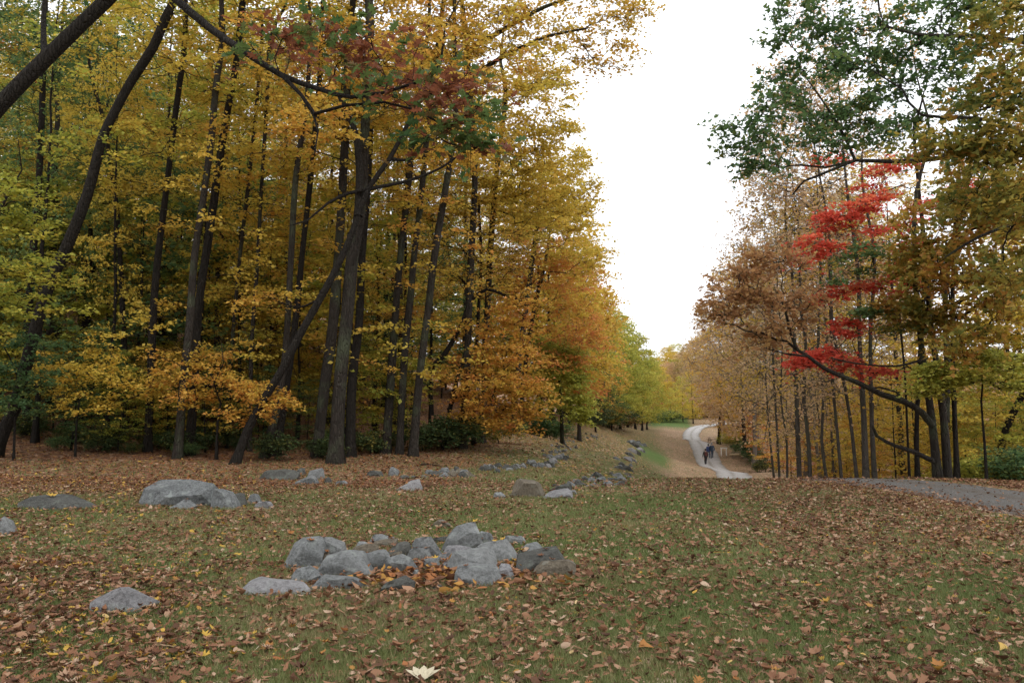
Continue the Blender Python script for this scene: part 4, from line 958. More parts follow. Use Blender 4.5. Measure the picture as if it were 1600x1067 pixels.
pile = [
 (z8((255,255),(300,185),(345,152),(400,160),(415,200),(380,250),(300,270)), 'grey', 'tall smooth grey slab at the left of the rock pile', 290),
 (z8((385,230),(400,175),(450,153),(490,170),(520,215),(470,240)), 'grey', 'rounded grey rock leaning on the tall left slab', 260),
 (z8((400,290),(440,230),(520,205),(600,240),(640,280),(630,320),(500,320),(420,315)), 'grey', 'largest low grey rock in the left half of the pile', 322),
 (z8((280,330),(310,285),(360,280),(415,300),(410,345),(330,345)), 'grey', 'small low rock below the largest left-hand rock of the pile', 345),
 (z8((80,390),(140,340),(230,325),(320,340),(370,365),(300,375),(180,392)), 'pale', 'long pale flat slab lying in the grass at the left tip of the pile', 393),
 (z8((380,360),(385,325),(480,318),(580,330),(592,365),(480,375)), 'grey', 'flat low slab at the front left of the rock pile', 374),
 (z8((532,200),(590,185),(635,178),(645,225),(590,235),(540,222)), 'brown', 'small tan block behind the largest left-hand rock of the pile', 240),
 (z8((570,270),(590,235),(650,212),(695,225),(680,280),(620,300)), 'grey', 'grey rock between the tan block and the triangular wedge', 300),
 (z8((685,215),(720,178),(770,176),(795,205),(750,235)), 'dark', 'small dark rock at the back middle of the pile', 240),
 (z8((660,305),(690,250),(740,222),(775,240),(805,285),(740,308)), 'grey', 'triangular grey wedge rising from fallen leaves', 310),
 (z8((668,270),(690,225),(740,212),(735,240),(700,275)), 'brown', 'brown-faced piece against the triangular wedge', 290),
 (z8((785,190),(800,162),(880,160),(912,200),(890,240),(800,235)), 'grey', 'square-topped grey rock left of the capstone', 250),
 (z8((760,235),(790,205),(850,200),(862,240),(800,252)), 'grey', 'small grey rock below the square-topped one', 255),
 (z8((885,165),(960,120),(1025,100),(1050,115),(1075,165),(1000,185),(940,182)), 'grey', 'big angular capstone at the top of the rock pile', 225),
 (z8((1055,150),(1075,130),(1115,140),(1135,170),(1080,178)), 'grey', 'flat grey rock right behind the capstone', 205),
 (z8((980,185),(1040,166),(1100,165),(1095,200),(1010,205)), 'dark', 'thin shelf of rock under the capstone', 225),
 (z8((910,225),(930,190),(990,185),(1040,205),(1020,245),(930,245)), 'pale', 'pale rounded rock under the front of the capstone', 255),
 (z8((1060,200),(1110,175),(1190,170),(1222,195),(1215,240),(1130,248),(1085,228)), 'grey', 'broad rough rock right of the capstone', 262),
 (z8((935,270),(960,215),(1040,205),(1110,235),(1132,262),(1120,290),(960,300)), 'grey', 'smooth grey rock behind the big front boulder', 310),
 (z8((955,345),(960,280),(1000,265),(1120,268),(1180,290),(1195,320),(1150,350),(1010,358)), 'grey', 'biggest smooth grey boulder at the front of the pile', 358),
 (z8((1130,300),(1150,262),(1190,270),(1212,305),(1190,335),(1150,330)), 'pale', 'pale stone leaning on the right of the front boulder', 338),
 (z8((1228,265),(1240,230),(1330,208),(1400,205),(1430,235),(1380,270),(1280,305)), 'dark', 'long dark rock at the right end of the pile', 306),
 (z8((1295,325),(1310,280),(1360,240),(1420,250),(1460,270),(1455,295),(1380,320)), 'brown', 'brown block at the right end of the rock pile', 326),
 (z8((1215,205),(1260,185),(1310,190),(1340,215),(1270,225)), 'grey', 'low flat rock at the back right of the pile', 232),
 (z8((822,280),(835,245),(880,240),(905,270),(870,288)), 'grey', 'small rounded stone half sunk in fallen leaves', 288),
 (z8((903,290),(915,252),(950,250),(955,290),(925,298)), 'pale', 'small pale stone left of the front boulder', 298),
 (z8((645,388),(680,345),(740,325),(790,340),(780,385),(710,392)), 'dark', 'dark green-black stone at the front among red leaves', 392),
 (z8((755,325),(775,292),(815,290),(825,318),(790,328)), 'grey', 'little grey stone poking from the leaf pocket', 328),
 (z8((848,378),(870,360),(915,362),(922,376),(880,382)), 'dark', 'tiny flat dark stone in the grass before the pile', 382),
 (z8((340,265),(370,235),(430,215),(460,240),(420,275)), 'brown', 'leaf-covered brownish stone between the left slabs', 285),
]
for ol, mt, lab, bz in pile:
    make_rock(ol, mt, lab, PILE, base_py=780+bz/2.667)
for k in range(34):      # broken pieces wedged between the bigger ones
    t = rng.random(); x = 300+1120*t; y = 300-70*math.sin(t*3.0)+rng.normal()*42
    w = rng.uniform(38, 95); h = w*rng.uniform(.3, .6); q = z8((x, y))[0]
    ol = [(q[0]-w/5.3, q[1]), (q[0]-w/6*rng.uniform(.5, 1), q[1]-h/2.667*rng.uniform(.6, 1)), (q[0]+w/9*rng.uniform(-1, 1), q[1]-h/2.667), (q[0]+w/5.6, q[1]-h/2.667*rng.uniform(.4, .8)), (q[0]+w/5.3, q[1]+1)]
    make_rock(ol, str(rng.choice(['grey', 'grey', 'dark', 'brown'])), 'small broken stone wedged between the bigger rocks of the pile', PILE, sub=1, rough=.02, facets=5)
def zA(*p): return [(x/3.556, 700+y/3.556) for x, y in p]
def zB(*p): return [(400+x/2.58, 660+y/2.58) for x, y in p]
def zC(*p): return [(760+x/5.333, 640+y/5.333) for x, y in p]
single = [
 (zA((535,880),(560,830),(620,790),(700,775),(790,795),(850,840),(895,858),(790,905),(700,915)), 'pale', 'lone pale low rock standing apart in the leaf-strewn grass'),
 (zA((-60,480),(-40,400),(0,362),(40,400),(95,470),(30,490)), 'grey', 'grey rock on the lawn cut off by the picture edge'),
 (zA((130,305),(200,270),(290,262),(370,280),(470,310),(565,348),(400,345),(210,335)), 'dark', 'low flat dark rock with a yellow leaf on it'),
 (zA((830,285),(860,245),(960,235),(1080,225),(1190,215),(1230,270),(1200,325),(1000,322),(870,312)), 'grey', 'long grey ledge of rock at the forest side of the lawn'),
 (zA((1190,320),(1200,230),(1240,215),(1290,250),(1338,320),(1320,340),(1220,342)), 'grey', 'pointed grey rock at the end of the long ledge'),
 (zA((940,335),(980,300),(1040,275),(1090,310),(1125,338),(1030,345)), 'grey', 'low triangular stone in front of the long ledge'),
 (zA((1285,320),(1300,255),(1350,235),(1368,290),(1362,330)), 'dark', 'upright stone just past the end of the long ledge'),
 (zA((1370,300),(1395,255),(1430,240),(1452,290),(1430,312)), 'grey', 'smaller upright stone standing apart from the ledge'),
 (zA((1408,330),(1440,298),(1500,295),(1528,322),(1480,337)), 'pale', 'flat pale stone lying next to the small upright stone'),
 (zB((30,225),(40,205),(110,203),(168,207),(170,225),(100,230)), 'dark', 'flat dark slab on leaf litter before the bowed trunk'),
 (zB((160,208),(175,180),(195,182),(202,208)), 'dark', 'small knob of rock on the flat dark slab'),
 (zB((198,225),(215,195),(260,183),(280,205),(275,230)), 'grey', 'rounded rock behind the cluster before the bowed trunk'),
 (zB((160,245),(190,215),(240,212),(262,235),(230,250)), 'grey', 'broad low rock in the cluster before the bowed trunk'),
 (zB((270,245),(280,222),(300,220),(308,245)), 'dark', 'dark stone at the end of the cluster before the bowed trunk'),
 (zB((320,252),(330,235),(360,232),(376,250)), 'grey', 'small grey stone set apart right of the cluster'),
 (zB((448,215),(460,198),(505,195),(512,215)), 'dark', 'dark flat stone before the thickest front trunk'),
 (zB((538,212),(545,178),(560,174),(576,190),(574,214)), 'grey', 'upright grey stone standing alone in leaves'),
 (zB((578,228),(592,211),(615,214),(622,228)), 'dark', 'small dark stone right of the upright stone'),
 (zB((620,228),(628,213),(642,213),(646,228)), 'dark', 'tiny black stone near the upright stone'),
 (zB((578,268),(600,245),(630,230),(660,235),(690,265),(630,275)), 'pale', 'pale pointed boulder on the open lawn'),
 (zB((660,224),(672,213),(698,214),(700,224)), 'brown', 'low brown stone beside the fallen branch'),
 (zB((738,206),(750,183),(780,181),(792,205)), 'grey', 'grey stone at the start of the long wall of stones'),
 (zC((220,690),(250,600),(285,565),(380,580),(440,620),(492,690),(430,725),(330,732),(270,720)), 'brown', 'biggest single boulder standing on the lawn, tan coloured'),
 (zC((65,735),(72,690),(130,684),(175,715),(165,742)), 'grey', 'small grey block left of the biggest boulder'),
 (zC((175,730),(190,705),(230,700),(250,725)), 'brown', 'small reddish stone between the block and the biggest boulder'),
 (zC((470,728),(520,690),(600,670),(690,672),(690,700),(600,738)), 'pale', 'pale flat slab lying right of the biggest boulder'),
 (zC((670,690),(690,672),(735,668),(755,690),(710,700)), 'grey', 'small pale stone at the tip of the flat slab'),
 (zC((515,672),(600,640),(700,612),(728,620),(720,660),(640,672)), 'dark', 'dark sloping plank-like slab in the middle stone row'),
 (zC((545,640),(560,615),(620,625),(600,645)), 'dark', 'small dark stone behind the sloping slab'),
]
for ol, mt, lab in single: make_rock(ol, mt, lab, sub=2, rough=.014)
def rand_rock(cx, cy, w, h, mat, label, group, sub=1):
    k = rng.integers(5, 8); a = np.sort(rng.random(k)*math.pi)
    top = [(cx-math.cos(t)*w/2*rng.uniform(.85, 1.05), cy-math.sin(t)*h*rng.uniform(.75, 1.1)) for t in a]
    ol = [(cx-w/2, cy)]+top+[(cx+w/2, cy), (cx+w*.1, cy+h*.12)]
    return make_rock(ol, mat, label, group, sub=sub, rough=.05, grow_=1.25)
MIDROW = 'stones of the middle row'
for x, y, w, h, mt in [(700,640,70,50,'grey'),(745,605,70,40,'grey'),(790,640,130,36,'dark'),(830,590,80,55,'dark'),(880,600,70,45,'grey'),(915,570,130,50,'dark'),(900,635,80,30,'grey'),(960,600,90,50,'grey'),(1000,630,110,50,'grey'),(1050,595,90,40,'dark'),
                       (1040,545,60,28,'dark'),(1090,560,90,36,'grey'),(1130,590,80,40,'grey'),(1130,628,80,40,'dark'),(1170,545,60,25,'dark'),(1200,570,60,30,'grey'),(960,640,60,22,'dark'),(1080,635,60,24,'grey'),(860,640,60,25,'grey')]:
    p = zC((x, y))[0]; rand_rock(p[0], p[1], w/5.333, h/5.333, mt, 'jagged stone in the middle row that ends beside the biggest boulder', MIDROW, sub=2)
for x, y, w, h in [(1100,490,90,18),(1160,500,90,16),(1200,470,30,14),(1120,460,60,14),(1080,412,50,10),(1150,415,90,10),(1200,410,40,14),(1230,425,40,10),(1190,375,70,14),(1240,360,70,18),(1165,370,40,10),(1210,345,60,16),(1270,335,50,12),(1305,350,30,10),
                   (1200,280,60,14),(1240,300,80,20),(1280,290,60,16),(1220,270,50,12),(1310,298,40,12),(1260,275,50,10)]:
    p = zC((x, y))[0]; rand_rock(p[0], p[1], w/5.333*1.15, h/5.333*1.7, rng.choice(['grey', 'pale', 'grey', 'dark']), 'grey stone of the broken row running up the lawn to the valley', 'broken stone row on the lawn')
# long tumbled wall along the forest edge
wall = np.array([(0,500),(60,505),(120,485),(200,490),(280,480),(350,455),(430,470),(500,475),(560,440),(600,400),(540,385),(620,405),(560,355),(620,350),(600,305),(660,310),(720,320),(650,260),(700,265),(760,240),(740,225),(800,225),(850,212),(890,225),(930,228)], float)
for q in wall:
    for _ in range(5):
        x, y = q+rng.normal(size=2)*np.array((26, 9)); s = np.clip((y-150)/330, .3, 1)
        p = zC((x, y))[0]
        rand_rock(p[0], p[1], rng.uniform(34, 70)*s/5.333, rng.uniform(24, 46)*s/5.333, rng.choice(['grey', 'dark', 'dark', 'pale']), 'tumbled grey stone of the low wall along the forest edge', 'tumbled stone wall')
for x, y in [(700,207),(755,205),(800,212),(825,205),(845,208),(835,220),(790,215),(860,218),(720,214),(770,218),(810,200)]:
    p = zB((x+rng.normal()*4, y+rng.normal()*2))[0]
    rand_rock(p[0], p[1], rng.uniform(10, 20), rng.uniform(6, 11), rng.choice(['grey', 'dark', 'brown']), 'tumbled grey stone of the low wall along the forest edge', 'tumbled stone wall')

# ------------------------------------------------------------------ small things
def plain(name, col, rough=.8):
    m, nt, out = newmat(name)
    tc = N(nt, 'ShaderNodeTexCoord'); n1 = N(nt, 'ShaderNodeTexNoise', Scale=12.0, Detail=4.0); nt.links.new(tc.outputs['Object'], n1.inputs['Vector'])
    c = ramp(nt, [(.3, tuple(x*.8 for x in col)), (.7, tuple(min(1, x*1.12) for x in col))], n1.outputs[0]).outputs[0]
    b = N(nt, 'ShaderNodeBsdfPrincipled', Roughness=rough); nt.links.new(c, b.inputs['Base Color']); nt.links.new(b.outputs[0], out.inputs[0]); return m
def box_mesh(name, size, bev=.008):
    bm = bmesh.new(); bmesh.ops.create_cube(bm, size=1)
    for v in bm.verts: v.co = Vector((v.co.x*size[0], v.co.y*size[1], v.co.z*size[2]))
    bmesh.ops.bevel(bm, geom=bm.edges[:], offset=bev, segments=1, affect='EDGES')
    me = bpy.data.meshes.new(name); bm.to_mesh(me); bm.free(); return me
WHITE = plain('white_paint', (.78, .77, .74), .5); WOOD = plain('weathered_wood', (.16, .11, .07)); RWOOD = plain('red_brown_post', (.17, .07, .035))
g = G(1131, 711.5); fr = empty('sign_frame', (g[0], g[1], h1(g[0], g[1])-.05)); tag(fr, 'white wooden frame of two posts and a crossbar beside the road', 'sign frame')
for sx in (-1, 1): o = link('post', box_mesh('post', (.09, .09, .95)), WHITE, fr); o.location = (sx*.29, 0, .475)
o = link('crossbar', box_mesh('crossbar', (.80, .075, .10)), WHITE, fr); o.location = (0, -.005, .90)
g = G(885, 676); po = empty('marker_post', (g[0], g[1], h1(g[0], g[1])-.05)); tag(po, 'short reddish wooden marker post on the bank above the tumbled wall', 'post')
o = link('post', box_mesh('post', (.12, .12, .62)), RWOOD, po); o.location = (0, 0, .31)
o = link('cap', box_mesh('cap', (.15, .15, .05)), RWOOD, po); o.location = (0, 0, .645)
# rough log bench near the small maples
g = G(1153, 716); be = empty('log_bench', (g[0], g[1], h1(g[0], g[1]))); tag(be, 'low log bench in the leaves at the edge of the far trees', 'bench'); be.rotation_euler[2] = -.5
V, F, T = trunk_mesh(np.c_[np.linspace(-.9, .9, 9), np.zeros(9), .42+rng.normal(size=9)*.01], np.full(9, .12), 9, 0); link('log', mk_mesh('log', V, [F, T], smooth=True), plain('pale_log', (.42, .33, .20)), be)
for sx in (-1, 1): o = link('leg', box_mesh('leg', (.16, .18, .38)), WOOD, be); o.location = (sx*.55, 0, .17)
# picnic tables under the far trees
def picnic(px, py, rz, lab):
    g = G(px, py); t = empty('picnic_table', (g[0], g[1], h1(g[0], g[1]))); t.rotation_euler[2] = rz; tag(t, lab, 'table', 'picnic tables')
    for i in range(4): o = link('plank', bpy.data.meshes.get('table_plank') or box_mesh('table_plank', (1.8, .17, .04)), WOOD, t); o.location = (0, -.285+i*.19, .74)
    for s in (-1, 1): o = link('seat', bpy.data.meshes.get('table_seat') or box_mesh('table_seat', (1.8, .24, .04)), WOOD, t); o.location = (0, s*.68, .44)
    for s in (-1, 1):
        o = link('beam', bpy.data.meshes.get('table_beam') or box_mesh('table_beam', (.07, 1.5, .09)), WOOD, t); o.location = (s*.6, 0, .37)
        for q in (-1, 1):
            o = link('leg', bpy.data.meshes.get('table_leg') or box_mesh('table_leg', (.06, .09, .86)), WOOD, t); o.location = (s*.665, q*.34, .36); o.rotation_euler[0] = q*.45
picnic(1115, 691, .2, 'grey wooden picnic table beside the far tree trunk'); picnic(1137, 694, -.1, 'grey wooden picnic table under the small far maples')
# trunk by the tables
tr = stem([(1123,696),(1124,670),(1126,640)], 112, 8, 5, 11); hero('oak_tree', 'short dark trunk beside the picnic table at the far road', tr, high_crown(tr[0], 3, 3.2, 60), 'gold', 'dark', dict(FT, size=.24, spray=1), start=.25)
# dead branch arching on the leaves
a = [P(*q) for q in [(628,734,25.5),(640,729,25.6),(662,725.5,25.8),(685,727,25.9),(703,733,26),(722,737,26)]]
for i in (0, -1): a[i][2] = h1(a[i][0], a[i][1])+.01
q = resample(np.array(a), .12); V, F, T = trunk_mesh(q, np.linspace(.028, .008, len(q)), 6, 0)
fb = empty('fallen_branch', tuple(q[0])); tag(fb, 'thin dark fallen branch arching over leaf litter by the stone wall', 'branch')
o = link('stem', mk_mesh('stem', V, [F, T], smooth=True), BM['dark'], fb); o.location = -Vector(q[0])
for k, sgn in ((len(q)//2, 1), (len(q)*2//3, -1), (len(q)//3, 1)):
    s = np.array([q[k]+(np.array((.25*i/4, sgn*.3*i/4, .1*math.sin(i)*.5))) for i in range(5)]); V, F, T = trunk_mesh(s, np.linspace(.010, .004, 5), 5, 0)
    o = link('twig', mk_mesh('twig', V, [F, T], smooth=True), BM['dark'], fb); o.location = -Vector(q[0])

# ------------------------------------------------------------------ people on the road
SKIN = plain('skin', (.42, .26, .19), .6)
def person(px, py, height, top, legs, hair, label, step=.18, turn=0.0, extra=None):
    g = G(px, py); base = Vector((g[0], g[1], h1(g[0], g[1])+.03))
    J = {'pelvis': (0, 0, .95), 'waist': (0, .01, 1.08), 'chest': (0, 0, 1.30), 'neck': (0, .01, 1.47), 'head0': (0, .03, 1.56), 'head1': (0, .035, 1.66), 'head2': (0, .02, 1.74)}
    E = [('pelvis', 'waist'), ('waist', 'chest'), ('chest', 'neck'), ('neck', 'head0'), ('head0', 'head1'), ('head1', 'head2')]
    Rr = {'pelvis': (.165, .12), 'waist': (.155, .115), 'chest': (.19, .125), 'neck': (.06, .06), 'head0': (.075, .085), 'head1': (.082, .10), 'head2': (.06, .07)}
    for s, n in ((-1, 'l'), (1, 'r')):
        st = step*s
        J.update({f'hip{n}': (s*.10, 0, .88), f'knee{n}': (s*.105, st*.55+.03, .49), f'ank{n}': (s*.105, st-.02, .09), f'toe{n}': (s*.115, st+.15, .035),
                  f'sh{n}': (s*.19, 0, 1.40), f'el{n}': (s*.255, -st*.35-.03, 1.13), f'wr{n}': (s*.25, -st*.6+.08, .90), f'palm{n}': (s*.245, -st*.6+.11, .83)})
        E += [('pelvis', f'hip{n}'), (f'hip{n}', f'knee{n}'), (f'knee{n}', f'ank{n}'), (f'ank{n}', f'toe{n}'), ('chest', f'sh{n}'), (f'sh{n}', f'el{n}'), (f'el{n}', f'wr{n}'), (f'wr{n}', f'palm{n}')]
        Rr.update({f'hip{n}': (.105, .115), f'knee{n}': (.075, .08), f'ank{n}': (.055, .06), f'toe{n}': (.045, .035), f'sh{n}': (.085, .085), f'el{n}': (.06, .06), f'wr{n}': (.042, .042), f'palm{n}': (.042, .028)})
        for k in range(5):      # four fingers and a thumb
            f = f'f{k}{n}'; f2 = f'g{k}{n}'
            if k < 4:
                J[f] = (s*(.243), -st*.6+.085+.018*k, .775); J[f2] = (s*.225, -st*.6+.095+.019*k, .735-(.012 if k in (1, 2) else 0))
            else: J[f] = (s*.225, -st*.6+.155, .82); J[f2] = (s*.215, -st*.6+.175, .785)
            E += [(f'palm{n}', f), (f, f2)]; Rr[f] = (.010, .010); Rr[f2] = (.008, .008)
    names = list(J); me = bpy.data.meshes.new('body')
    me.from_pydata([J[n] for n in names], [(names.index(a), names.index(b)) for a, b in E], [])
    ob = bpy.data.objects.new('body_tmp', me); COL.objects.link(ob)
    md = ob.modifiers.new('skin', 'SKIN'); md.use_smooth_shade = True
    for i, n in enumerate(names): me.skin_vertices[0].data[i].radius = Rr[n]; me.skin_vertices[0].data[i].use_root = (n == 'pelvis')
    ob.modifiers.new('sub', 'SUBSURF').render_levels = 1; ob.modifiers['sub'].levels = 1
    dg = bpy.context.evaluated_depsgraph_get(); body = bpy.data.meshes.new_from_object(ob.evaluated_get(dg)); body.name = 'body'
    bpy.data.objects.remove(ob)
    mats = [plain('jacket', top), plain('trousers', legs), SKIN, plain('shoe', (.02, .018, .016)), plain('hair', hair)]
    body.materials.clear()
    for m_ in mats: body.materials.append(m_)
    for p in body.polygons:
        c = p.center
        if c.z > 1.50: p.material_index = 4 if (c.z > 1.66 or c.y < .02) else 2
        elif c.z > 1.46 and abs(c.x) < .07: p.material_index = 2
        elif abs(c.x) > .17 and c.z < .90: p.material_index = 2
        elif c.z < .10: p.material_index = 3
        elif c.z < .90: p.material_index = 1
        else: p.material_index = 0
    root = empty('person', base); tag(root, label, 'person', 'walkers on the gravel road')
    s = height/1.80; root.scale = (s, s, s); root.rotation_euler[2] = turn
    link('body', body, None, root)
    # jacket hem, hair, face
    bm = bmesh.new()
    ringz = [(.90, .20, .155), (.98, .195, .15), (1.10, .185, .14)]; prev = None
    for z, rx, ry in ringz:
        ring = [bm.verts.new((rx*math.cos(t), .005+ry*math.sin(t), z+.01*math.sin(3*t))) for t in np.arange(12)/12*6.2832]
        if prev:
            for i in range(12): bm.faces.new((prev[i], prev[(i+1) % 12], ring[(i+1) % 12], ring[i]))
        prev = ring
    jm = bpy.data.meshes.new('jacket_hem'); bm.to_mesh(jm); bm.free(); link('jacket_hem', jm, mats[0], root)
    bm = bmesh.new(); bmesh.ops.create_icosphere(bm, subdivisions=2, radius=.112)
    for v in list(bm.verts):
        v.co = Vector((v.co.x*.85, v.co.y*1.02+.012, v.co.z*1.0+1.70))
    bmesh.ops.delete(bm, geom=[v for v in bm.verts if v.co.z < 1.655 and v.co.y > -.01 or v.co.z < 1.60], context='VERTS')
    hm = bpy.data.meshes.new('hair'); bm.to_mesh(hm); bm.free(); link('hair', hm, mats[4], root)
    for sx in (-1, 1):
        bm = bmesh.new(); bmesh.ops.create_icosphere(bm, subdivisions=1, radius=.012)
        e = bpy.data.meshes.new('eye'); bm.to_mesh(e); bm.free(); o = link('eye', e, mats[3], root); o.location = (sx*.032, .128, 1.65)
        bm = bmesh.new(); bmesh.ops.create_icosphere(bm, subdivisions=1, radius=.026)
        for v in bm.verts: v.co.x *= .4
        e = bpy.data.meshes.new('ear'); bm.to_mesh(e); bm.free(); o = link('ear', e, SKIN, root); o.location = (sx*.088, .03, 1.64)
    bm = bmesh.new(); bmesh.ops.create_cone(bm, segments=5, radius1=.018, radius2=.006, depth=.05, cap_ends=True)
    e = bpy.data.meshes.new('nose'); bm.to_mesh(e); bm.free(); o = link('nose', e, SKIN, root); o.location = (0, .135, 1.625)
    if extra: link('bag', box_mesh('bag', (.30, .16, .42), .04), plain('bag_cloth', extra), root).location = (0, -.20, 1.22)
    return root
person(1102.5, 726.5, 1.78, (.035, .025, .024), (.02, .018, .02), (.05, .035, .025), 'person in black jacket and dark trousers walking behind the pair', .16, .12, (.10, .03, .025))
person(1107, 716.5, 1.66, (.03, .055, .16), (.035, .05, .10), (.02, .016, .014), 'shorter person in bright blue jacket walking on the gravel road', -.17, .05)
person(1112.5, 716.8, 1.82, (.03, .05, .085), (.03, .045, .07), (.30, .29, .28), 'taller grey-haired person in slate-blue jacket walking on the road', .15, -.05)

# ------------------------------------------------------------------ fallen leaves and grass
def litter_mat():
    m, nt, out = newmat('dry_leaf')
    at = N(nt, 'ShaderNodeAttribute', _attribute_name='rnd')
    c = ramp(nt, LEAFCOL, at.outputs['Fac']).outputs[0]
    geo = N(nt, 'ShaderNodeNewGeometry'); n1 = N(nt, 'ShaderNodeTexNoise', Scale=60.0, Detail=3.0); nt.links.new(geo.outputs['Position'], n1.inputs['Vector'])
    c = mix(nt, math_(nt, 'MULTIPLY', n1.outputs[0], .5), c, mix(nt, 1.0, c, (.62, .55, .5), 'MULTIPLY'))
    b = N(nt, 'ShaderNodeBsdfPrincipled', Roughness=.7); b.inputs['Specular IOR Level'].default_value = .2; nt.links.new(c, b.inputs['Base Color'])
    tr_ = N(nt, 'ShaderNodeBsdfTranslucent'); nt.links.new(c, tr_.inputs['Color'])
    ms_ = N(nt, 'ShaderNodeMixShader', Fac=.15); nt.links.new(b.outputs[0], ms_.inputs[1]); nt.links.new(tr_.outputs[0], ms_.inputs[2]); nt.links.new(ms_.outputs[0], out.inputs[0])
    return m
LITTER = litter_mat()
def wedge(n, y0, y1, pw=1.0, lo=-.76, hi=.76):
    y = np.sqrt(y0*y0+(y1*y1-y0*y0)*rng.random(n)); return rng.uniform(lo, hi, n)*y, y
def clumpy(x, y): return np.clip(litter_amount(x, y)*(.05+1.9*fnoise(x*1.7, y*1.7, 77)**1.15*(.5+fnoise(x*.55, y*.55, 91))), 0, 1)
def leaf_batch(n, y0, y1, size):
    x, y = wedge(n, y0, y1); keep = rng.random(n) < clumpy(x, y); 
    rd = road_dist(x, y); keep &= (rd > 1.45) | (rng.random(n) < np.clip((rd-.75)*.9, .05, .6))
    x, y = x[keep], y[keep]; m = len(x)
    z = gz(x, y)+rng.uniform(.012, .045, m)+np.where(rd[keep] < 1.6, .03, 0)
    nr = np.array((0, 0, 1.))+rng.normal(size=(m, 3))*.33
    r = rng.random(m); r = np.where(rng.random(m) < .75, .02+.64*rng.random(m)**1.25, r); r = np.where((r > .86) & (rng.random(m) < .6), r-.5, r)
    forest = (x-XL(y) < 3) | (apron(x, y) > .5)
    r = np.where(forest & (rng.random(m) < .6), rng.choice([.1, .2, .3, .8], m), r)
    left = (x/y < -.3) & (rng.random(m) < .06); r = np.where(left, .92, r)
    return np.c_[x, y, z], rng.random(m)*6.28, nr, size*(.45+.6*rng.random(m)+.75*rng.random(m)**4), rng.uniform(-1.2, 2.2, m), r
near = leaf_batch(56000, 3.1, 9, .064)
sc_ = near[3]/near[0][:, 1]; inside = (np.abs(near[0][:, 0]/near[0][:, 1]) < .60) & (near[0][:, 1] > 4.05)
order = np.argsort(-np.where(inside, sc_, 0))[:300]
keepm = np.ones(len(near[0]), bool); keepm[order] = False
CN = [(.08, 'dark brown'), (.25, 'chestnut-brown'), (.45, 'light brown'), (.65, 'pinkish tan'), (.82, 'rusty orange'), (.92, 'golden yellow'), (1.0, 'pale cream')]
LMESH = {}
CUP = fan([(0, 0), (.1, .22), (.38, .30), (.75, .2), (1, 0), (.7, -.24), (.35, -.27), (.08, -.2)], lambda a, b: 2.2*b*b+.9*(a-.45)**2)
for i in order:
    ci = int(np.argmin([abs(near[5][i]-c) for c, _ in CN])); sh = int(rng.integers(4))
    if (ci, sh) not in LMESH:
        tv, tf = (DRY, DRY2, CUP, STAR)[sh]; v = tv.copy(); v[:, 0] -= .4; v[:, 2] *= (1.0, 1.3, -.7, 1.8)[sh]
        LMESH[(ci, sh)] = mk_mesh('fallen_leaf', v, [tf], {'rnd': np.full(len(v), CN[ci][0])})
    o = link('fallen_leaf', LMESH[(ci, sh)], LITTER); s = near[3][i]; o.scale = (s, s, s); o.location = near[0][i]
    nz = Vector(near[2][i]).normalized(); o.rotation_mode = 'QUATERNION'
    from mathutils import Quaternion
    o.rotation_quaternion = Vector((0, 0, 1)).rotation_difference(nz) @ Quaternion((0, 0, 1), near[1][i])
    tag(o, f'{CN[ci][1]} dry leaf lying loose on the foreground grass', 'leaf', f'{CN[ci][1]} leaves on the foreground grass')
parts = []
def add_batch(b, tm, keep=None):
    k = np.ones(len(b[0]), bool) if keep is None else keep
    V, F = scatter(tm, b[0][k], b[1][k], b[2][k], b[3][k], b[4][k], rng.uniform(.45, 1.05, int(k.sum()))); parts.append((V, F, np.repeat(b[5][k], len(tm[0]))))
pick = rng.integers(0, 5, len(near[0]))
for q_, tm_ in ((0, DRY), (1, DRY2), (2, CUP), (3, STAR), (4, CUP)): add_batch(near, tm_, keepm & (pick == q_))
add_batch(leaf_batch(105000, 9, 20, .062), DRYS)
add_batch(leaf_batch(66000, 20, 42, .09), KITE)
add_batch(leaf_batch(30000, 42, 130, .11), KITE)
# deeper drift of red-brown leaves caught in the rock pile
n = 520; c = G(690, 905); x = c[0]+rng.normal(size=n)*.55; y = c[1]+rng.normal(size=n)*.35
add_batch((np.c_[x, y, gz(x, y)+rng.uniform(.02, .07, n)], rng.random(n)*6.28, np.array((0, 0, 1.))+rng.normal(size=(n, 3))*.5, .11*(.6+.6*rng.random(n)), rng.uniform(-1, 1.6, n), rng.choice([.15, .3, .4, .55, .8, .85], n)), DRYS)
for lab_, tp in ROCKTOPS:
    n = int(rng.integers(0, 3)); 
    if n == 0: continue
    q = tp[rng.integers(len(tp), size=n)]+np.array((0, 0, .012))
    add_batch((q, rng.random(n)*6.28, np.array((0, 0, 1.))+rng.normal(size=(n, 3))*.2, .085*(.7+.5*rng.random(n)), rng.uniform(.2, 1.2, n), rng.choice([.2, .3, .45, .6, .8, .92], n)), DRY)
for lab_, tp in ROCKTOPS:
    if 'yellow leaf on it' in lab_:
        c_ = tp.mean(0); k = int(np.argmin(((tp-c_)[:, :2]**2).sum(1)-.02*tp[:, 1]*-1))
        v = DRY[0].copy(); v[:, 0] -= .4; yl = link('fallen_leaf', mk_mesh('fallen_leaf', v, [DRY[1]], {'rnd': np.full(len(v), .92)}), LITTER)
        yl.location = tp[k]+np.array((0, -.01, .02)); yl.scale = (.17, .17, .17); yl.rotation_euler = (.25, 0, 1.0)
        tag(yl, 'bright yellow leaf lying on the low flat dark rock', 'leaf')
g = G(660, 1070); cl = empty('fallen_leaf_spray', (g[0], g[1], float(gz(g[0], g[1])[0])+.03)); tag(cl, 'pale cream leaf of five pointed leaflets on the grass edge', 'leaf')
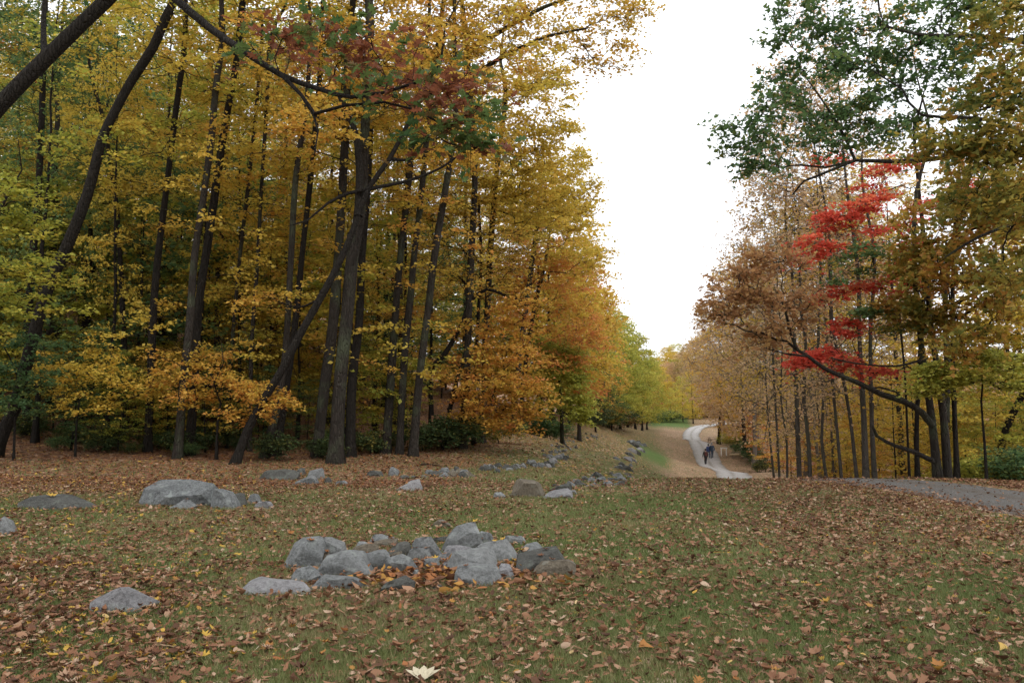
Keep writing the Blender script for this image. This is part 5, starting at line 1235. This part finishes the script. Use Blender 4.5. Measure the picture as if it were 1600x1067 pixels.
PALE = plain('cream_leaf', (.40, .345, .235), .7)
LFT = fan([(0, 0), (.2, .17), (.5, .25), (.8, .14), (1, 0), (.8, -.14), (.5, -.25), (.2, -.17)], lambda a, b: 1.4*b*b+.35*a)
for k in range(5):
    o = link('leaflet', bpy.data.meshes.get('leaflet') or mk_mesh('leaflet', LFT[0], [LFT[1]]), PALE, cl); o.scale = (.115, .115, .115); o.rotation_euler = (0, -.12, .35+k*.62)
off = 0; Vs, Fs, Rs = [], [], []
for V, F, r in parts: Vs.append(V); Fs.append(F+off); Rs.append(r); off += len(V)
ll = link('leaf_litter', mk_mesh('leaf_litter', np.vstack(Vs), Fs, {'rnd': np.concatenate(Rs)}), LITTER)
tag(ll, 'brown and tan fallen leaves strewn over the lawn', 'leaf litter', kind='stuff')

def grass_mat():
    m, nt, out = newmat('grass_blade')
    at = N(nt, 'ShaderNodeAttribute', _attribute_name='rnd')
    c = ramp(nt, [(0, (.085, .125, .035)), (.35, (.13, .165, .052)), (.6, (.175, .175, .068)), (.82, (.24, .195, .095)), (1, (.34, .27, .155))], at.outputs['Fac']).outputs[0]
    b = N(nt, 'ShaderNodeBsdfPrincipled', Roughness=.6); b.inputs['Specular IOR Level'].default_value = .2; nt.links.new(c, b.inputs['Base Color'])
    tr_ = N(nt, 'ShaderNodeBsdfTranslucent'); nt.links.new(c, tr_.inputs['Color'])
    ms_ = N(nt, 'ShaderNodeMixShader', Fac=.3); nt.links.new(b.outputs[0], ms_.inputs[1]); nt.links.new(tr_.outputs[0], ms_.inputs[2]); nt.links.new(ms_.outputs[0], out.inputs[0])
    return m
def blades(n, y0, y1, hgt, wid, maxlit=.95):
    x, y = wedge(n, y0, y1); lt = litter_amount(x, y); keep = (rng.random(n) > np.clip((lt-.55)*1.5, 0, .93)) & (road_dist(x, y) > 1.45) & (x-XL(y) > -1) & (x-XR(y) < 1)
    x, y = x[keep], y[keep]; m = len(x); z = gz(x, y)
    a = rng.random(m)*6.28; h = hgt*(.45+.9*rng.random(m)); lean = h*rng.uniform(.1, 1.0, m); la = rng.random(m)*6.28
    w = wid*(.7+.6*rng.random(m)); dx, dy = np.cos(a)*w*.5, np.sin(a)*w*.5
    V = np.stack([np.c_[x-dx, y-dy, z-.004], np.c_[x+dx, y+dy, z-.004], np.c_[x+np.cos(la)*lean, y+np.sin(la)*lean, z+h]], 1).reshape(-1, 3)
    r = np.clip(.10+.75*fnoise(x*.6, y*.6, 55)+rng.normal(size=m)*.16, 0, 1)
    return V, np.arange(m*3).reshape(-1, 3), np.repeat(r, 3)
bl = [blades(225000, 3.1, 8.5, .045, .008), blades(130000, 8.5, 16, .05, .016), blades(75000, 16, 34, .055, .034)]
off = 0; Vs, Fs, Rs = [], [], []
for V, F, r in bl: Vs.append(V); Fs.append(F+off); Rs.append(r); off += len(V)
gr = link('grass', mk_mesh('grass', np.vstack(Vs), Fs, {'rnd': np.concatenate(Rs)}), grass_mat())
tag(gr, 'short green and straw-coloured lawn grass', 'grass', kind='stuff')
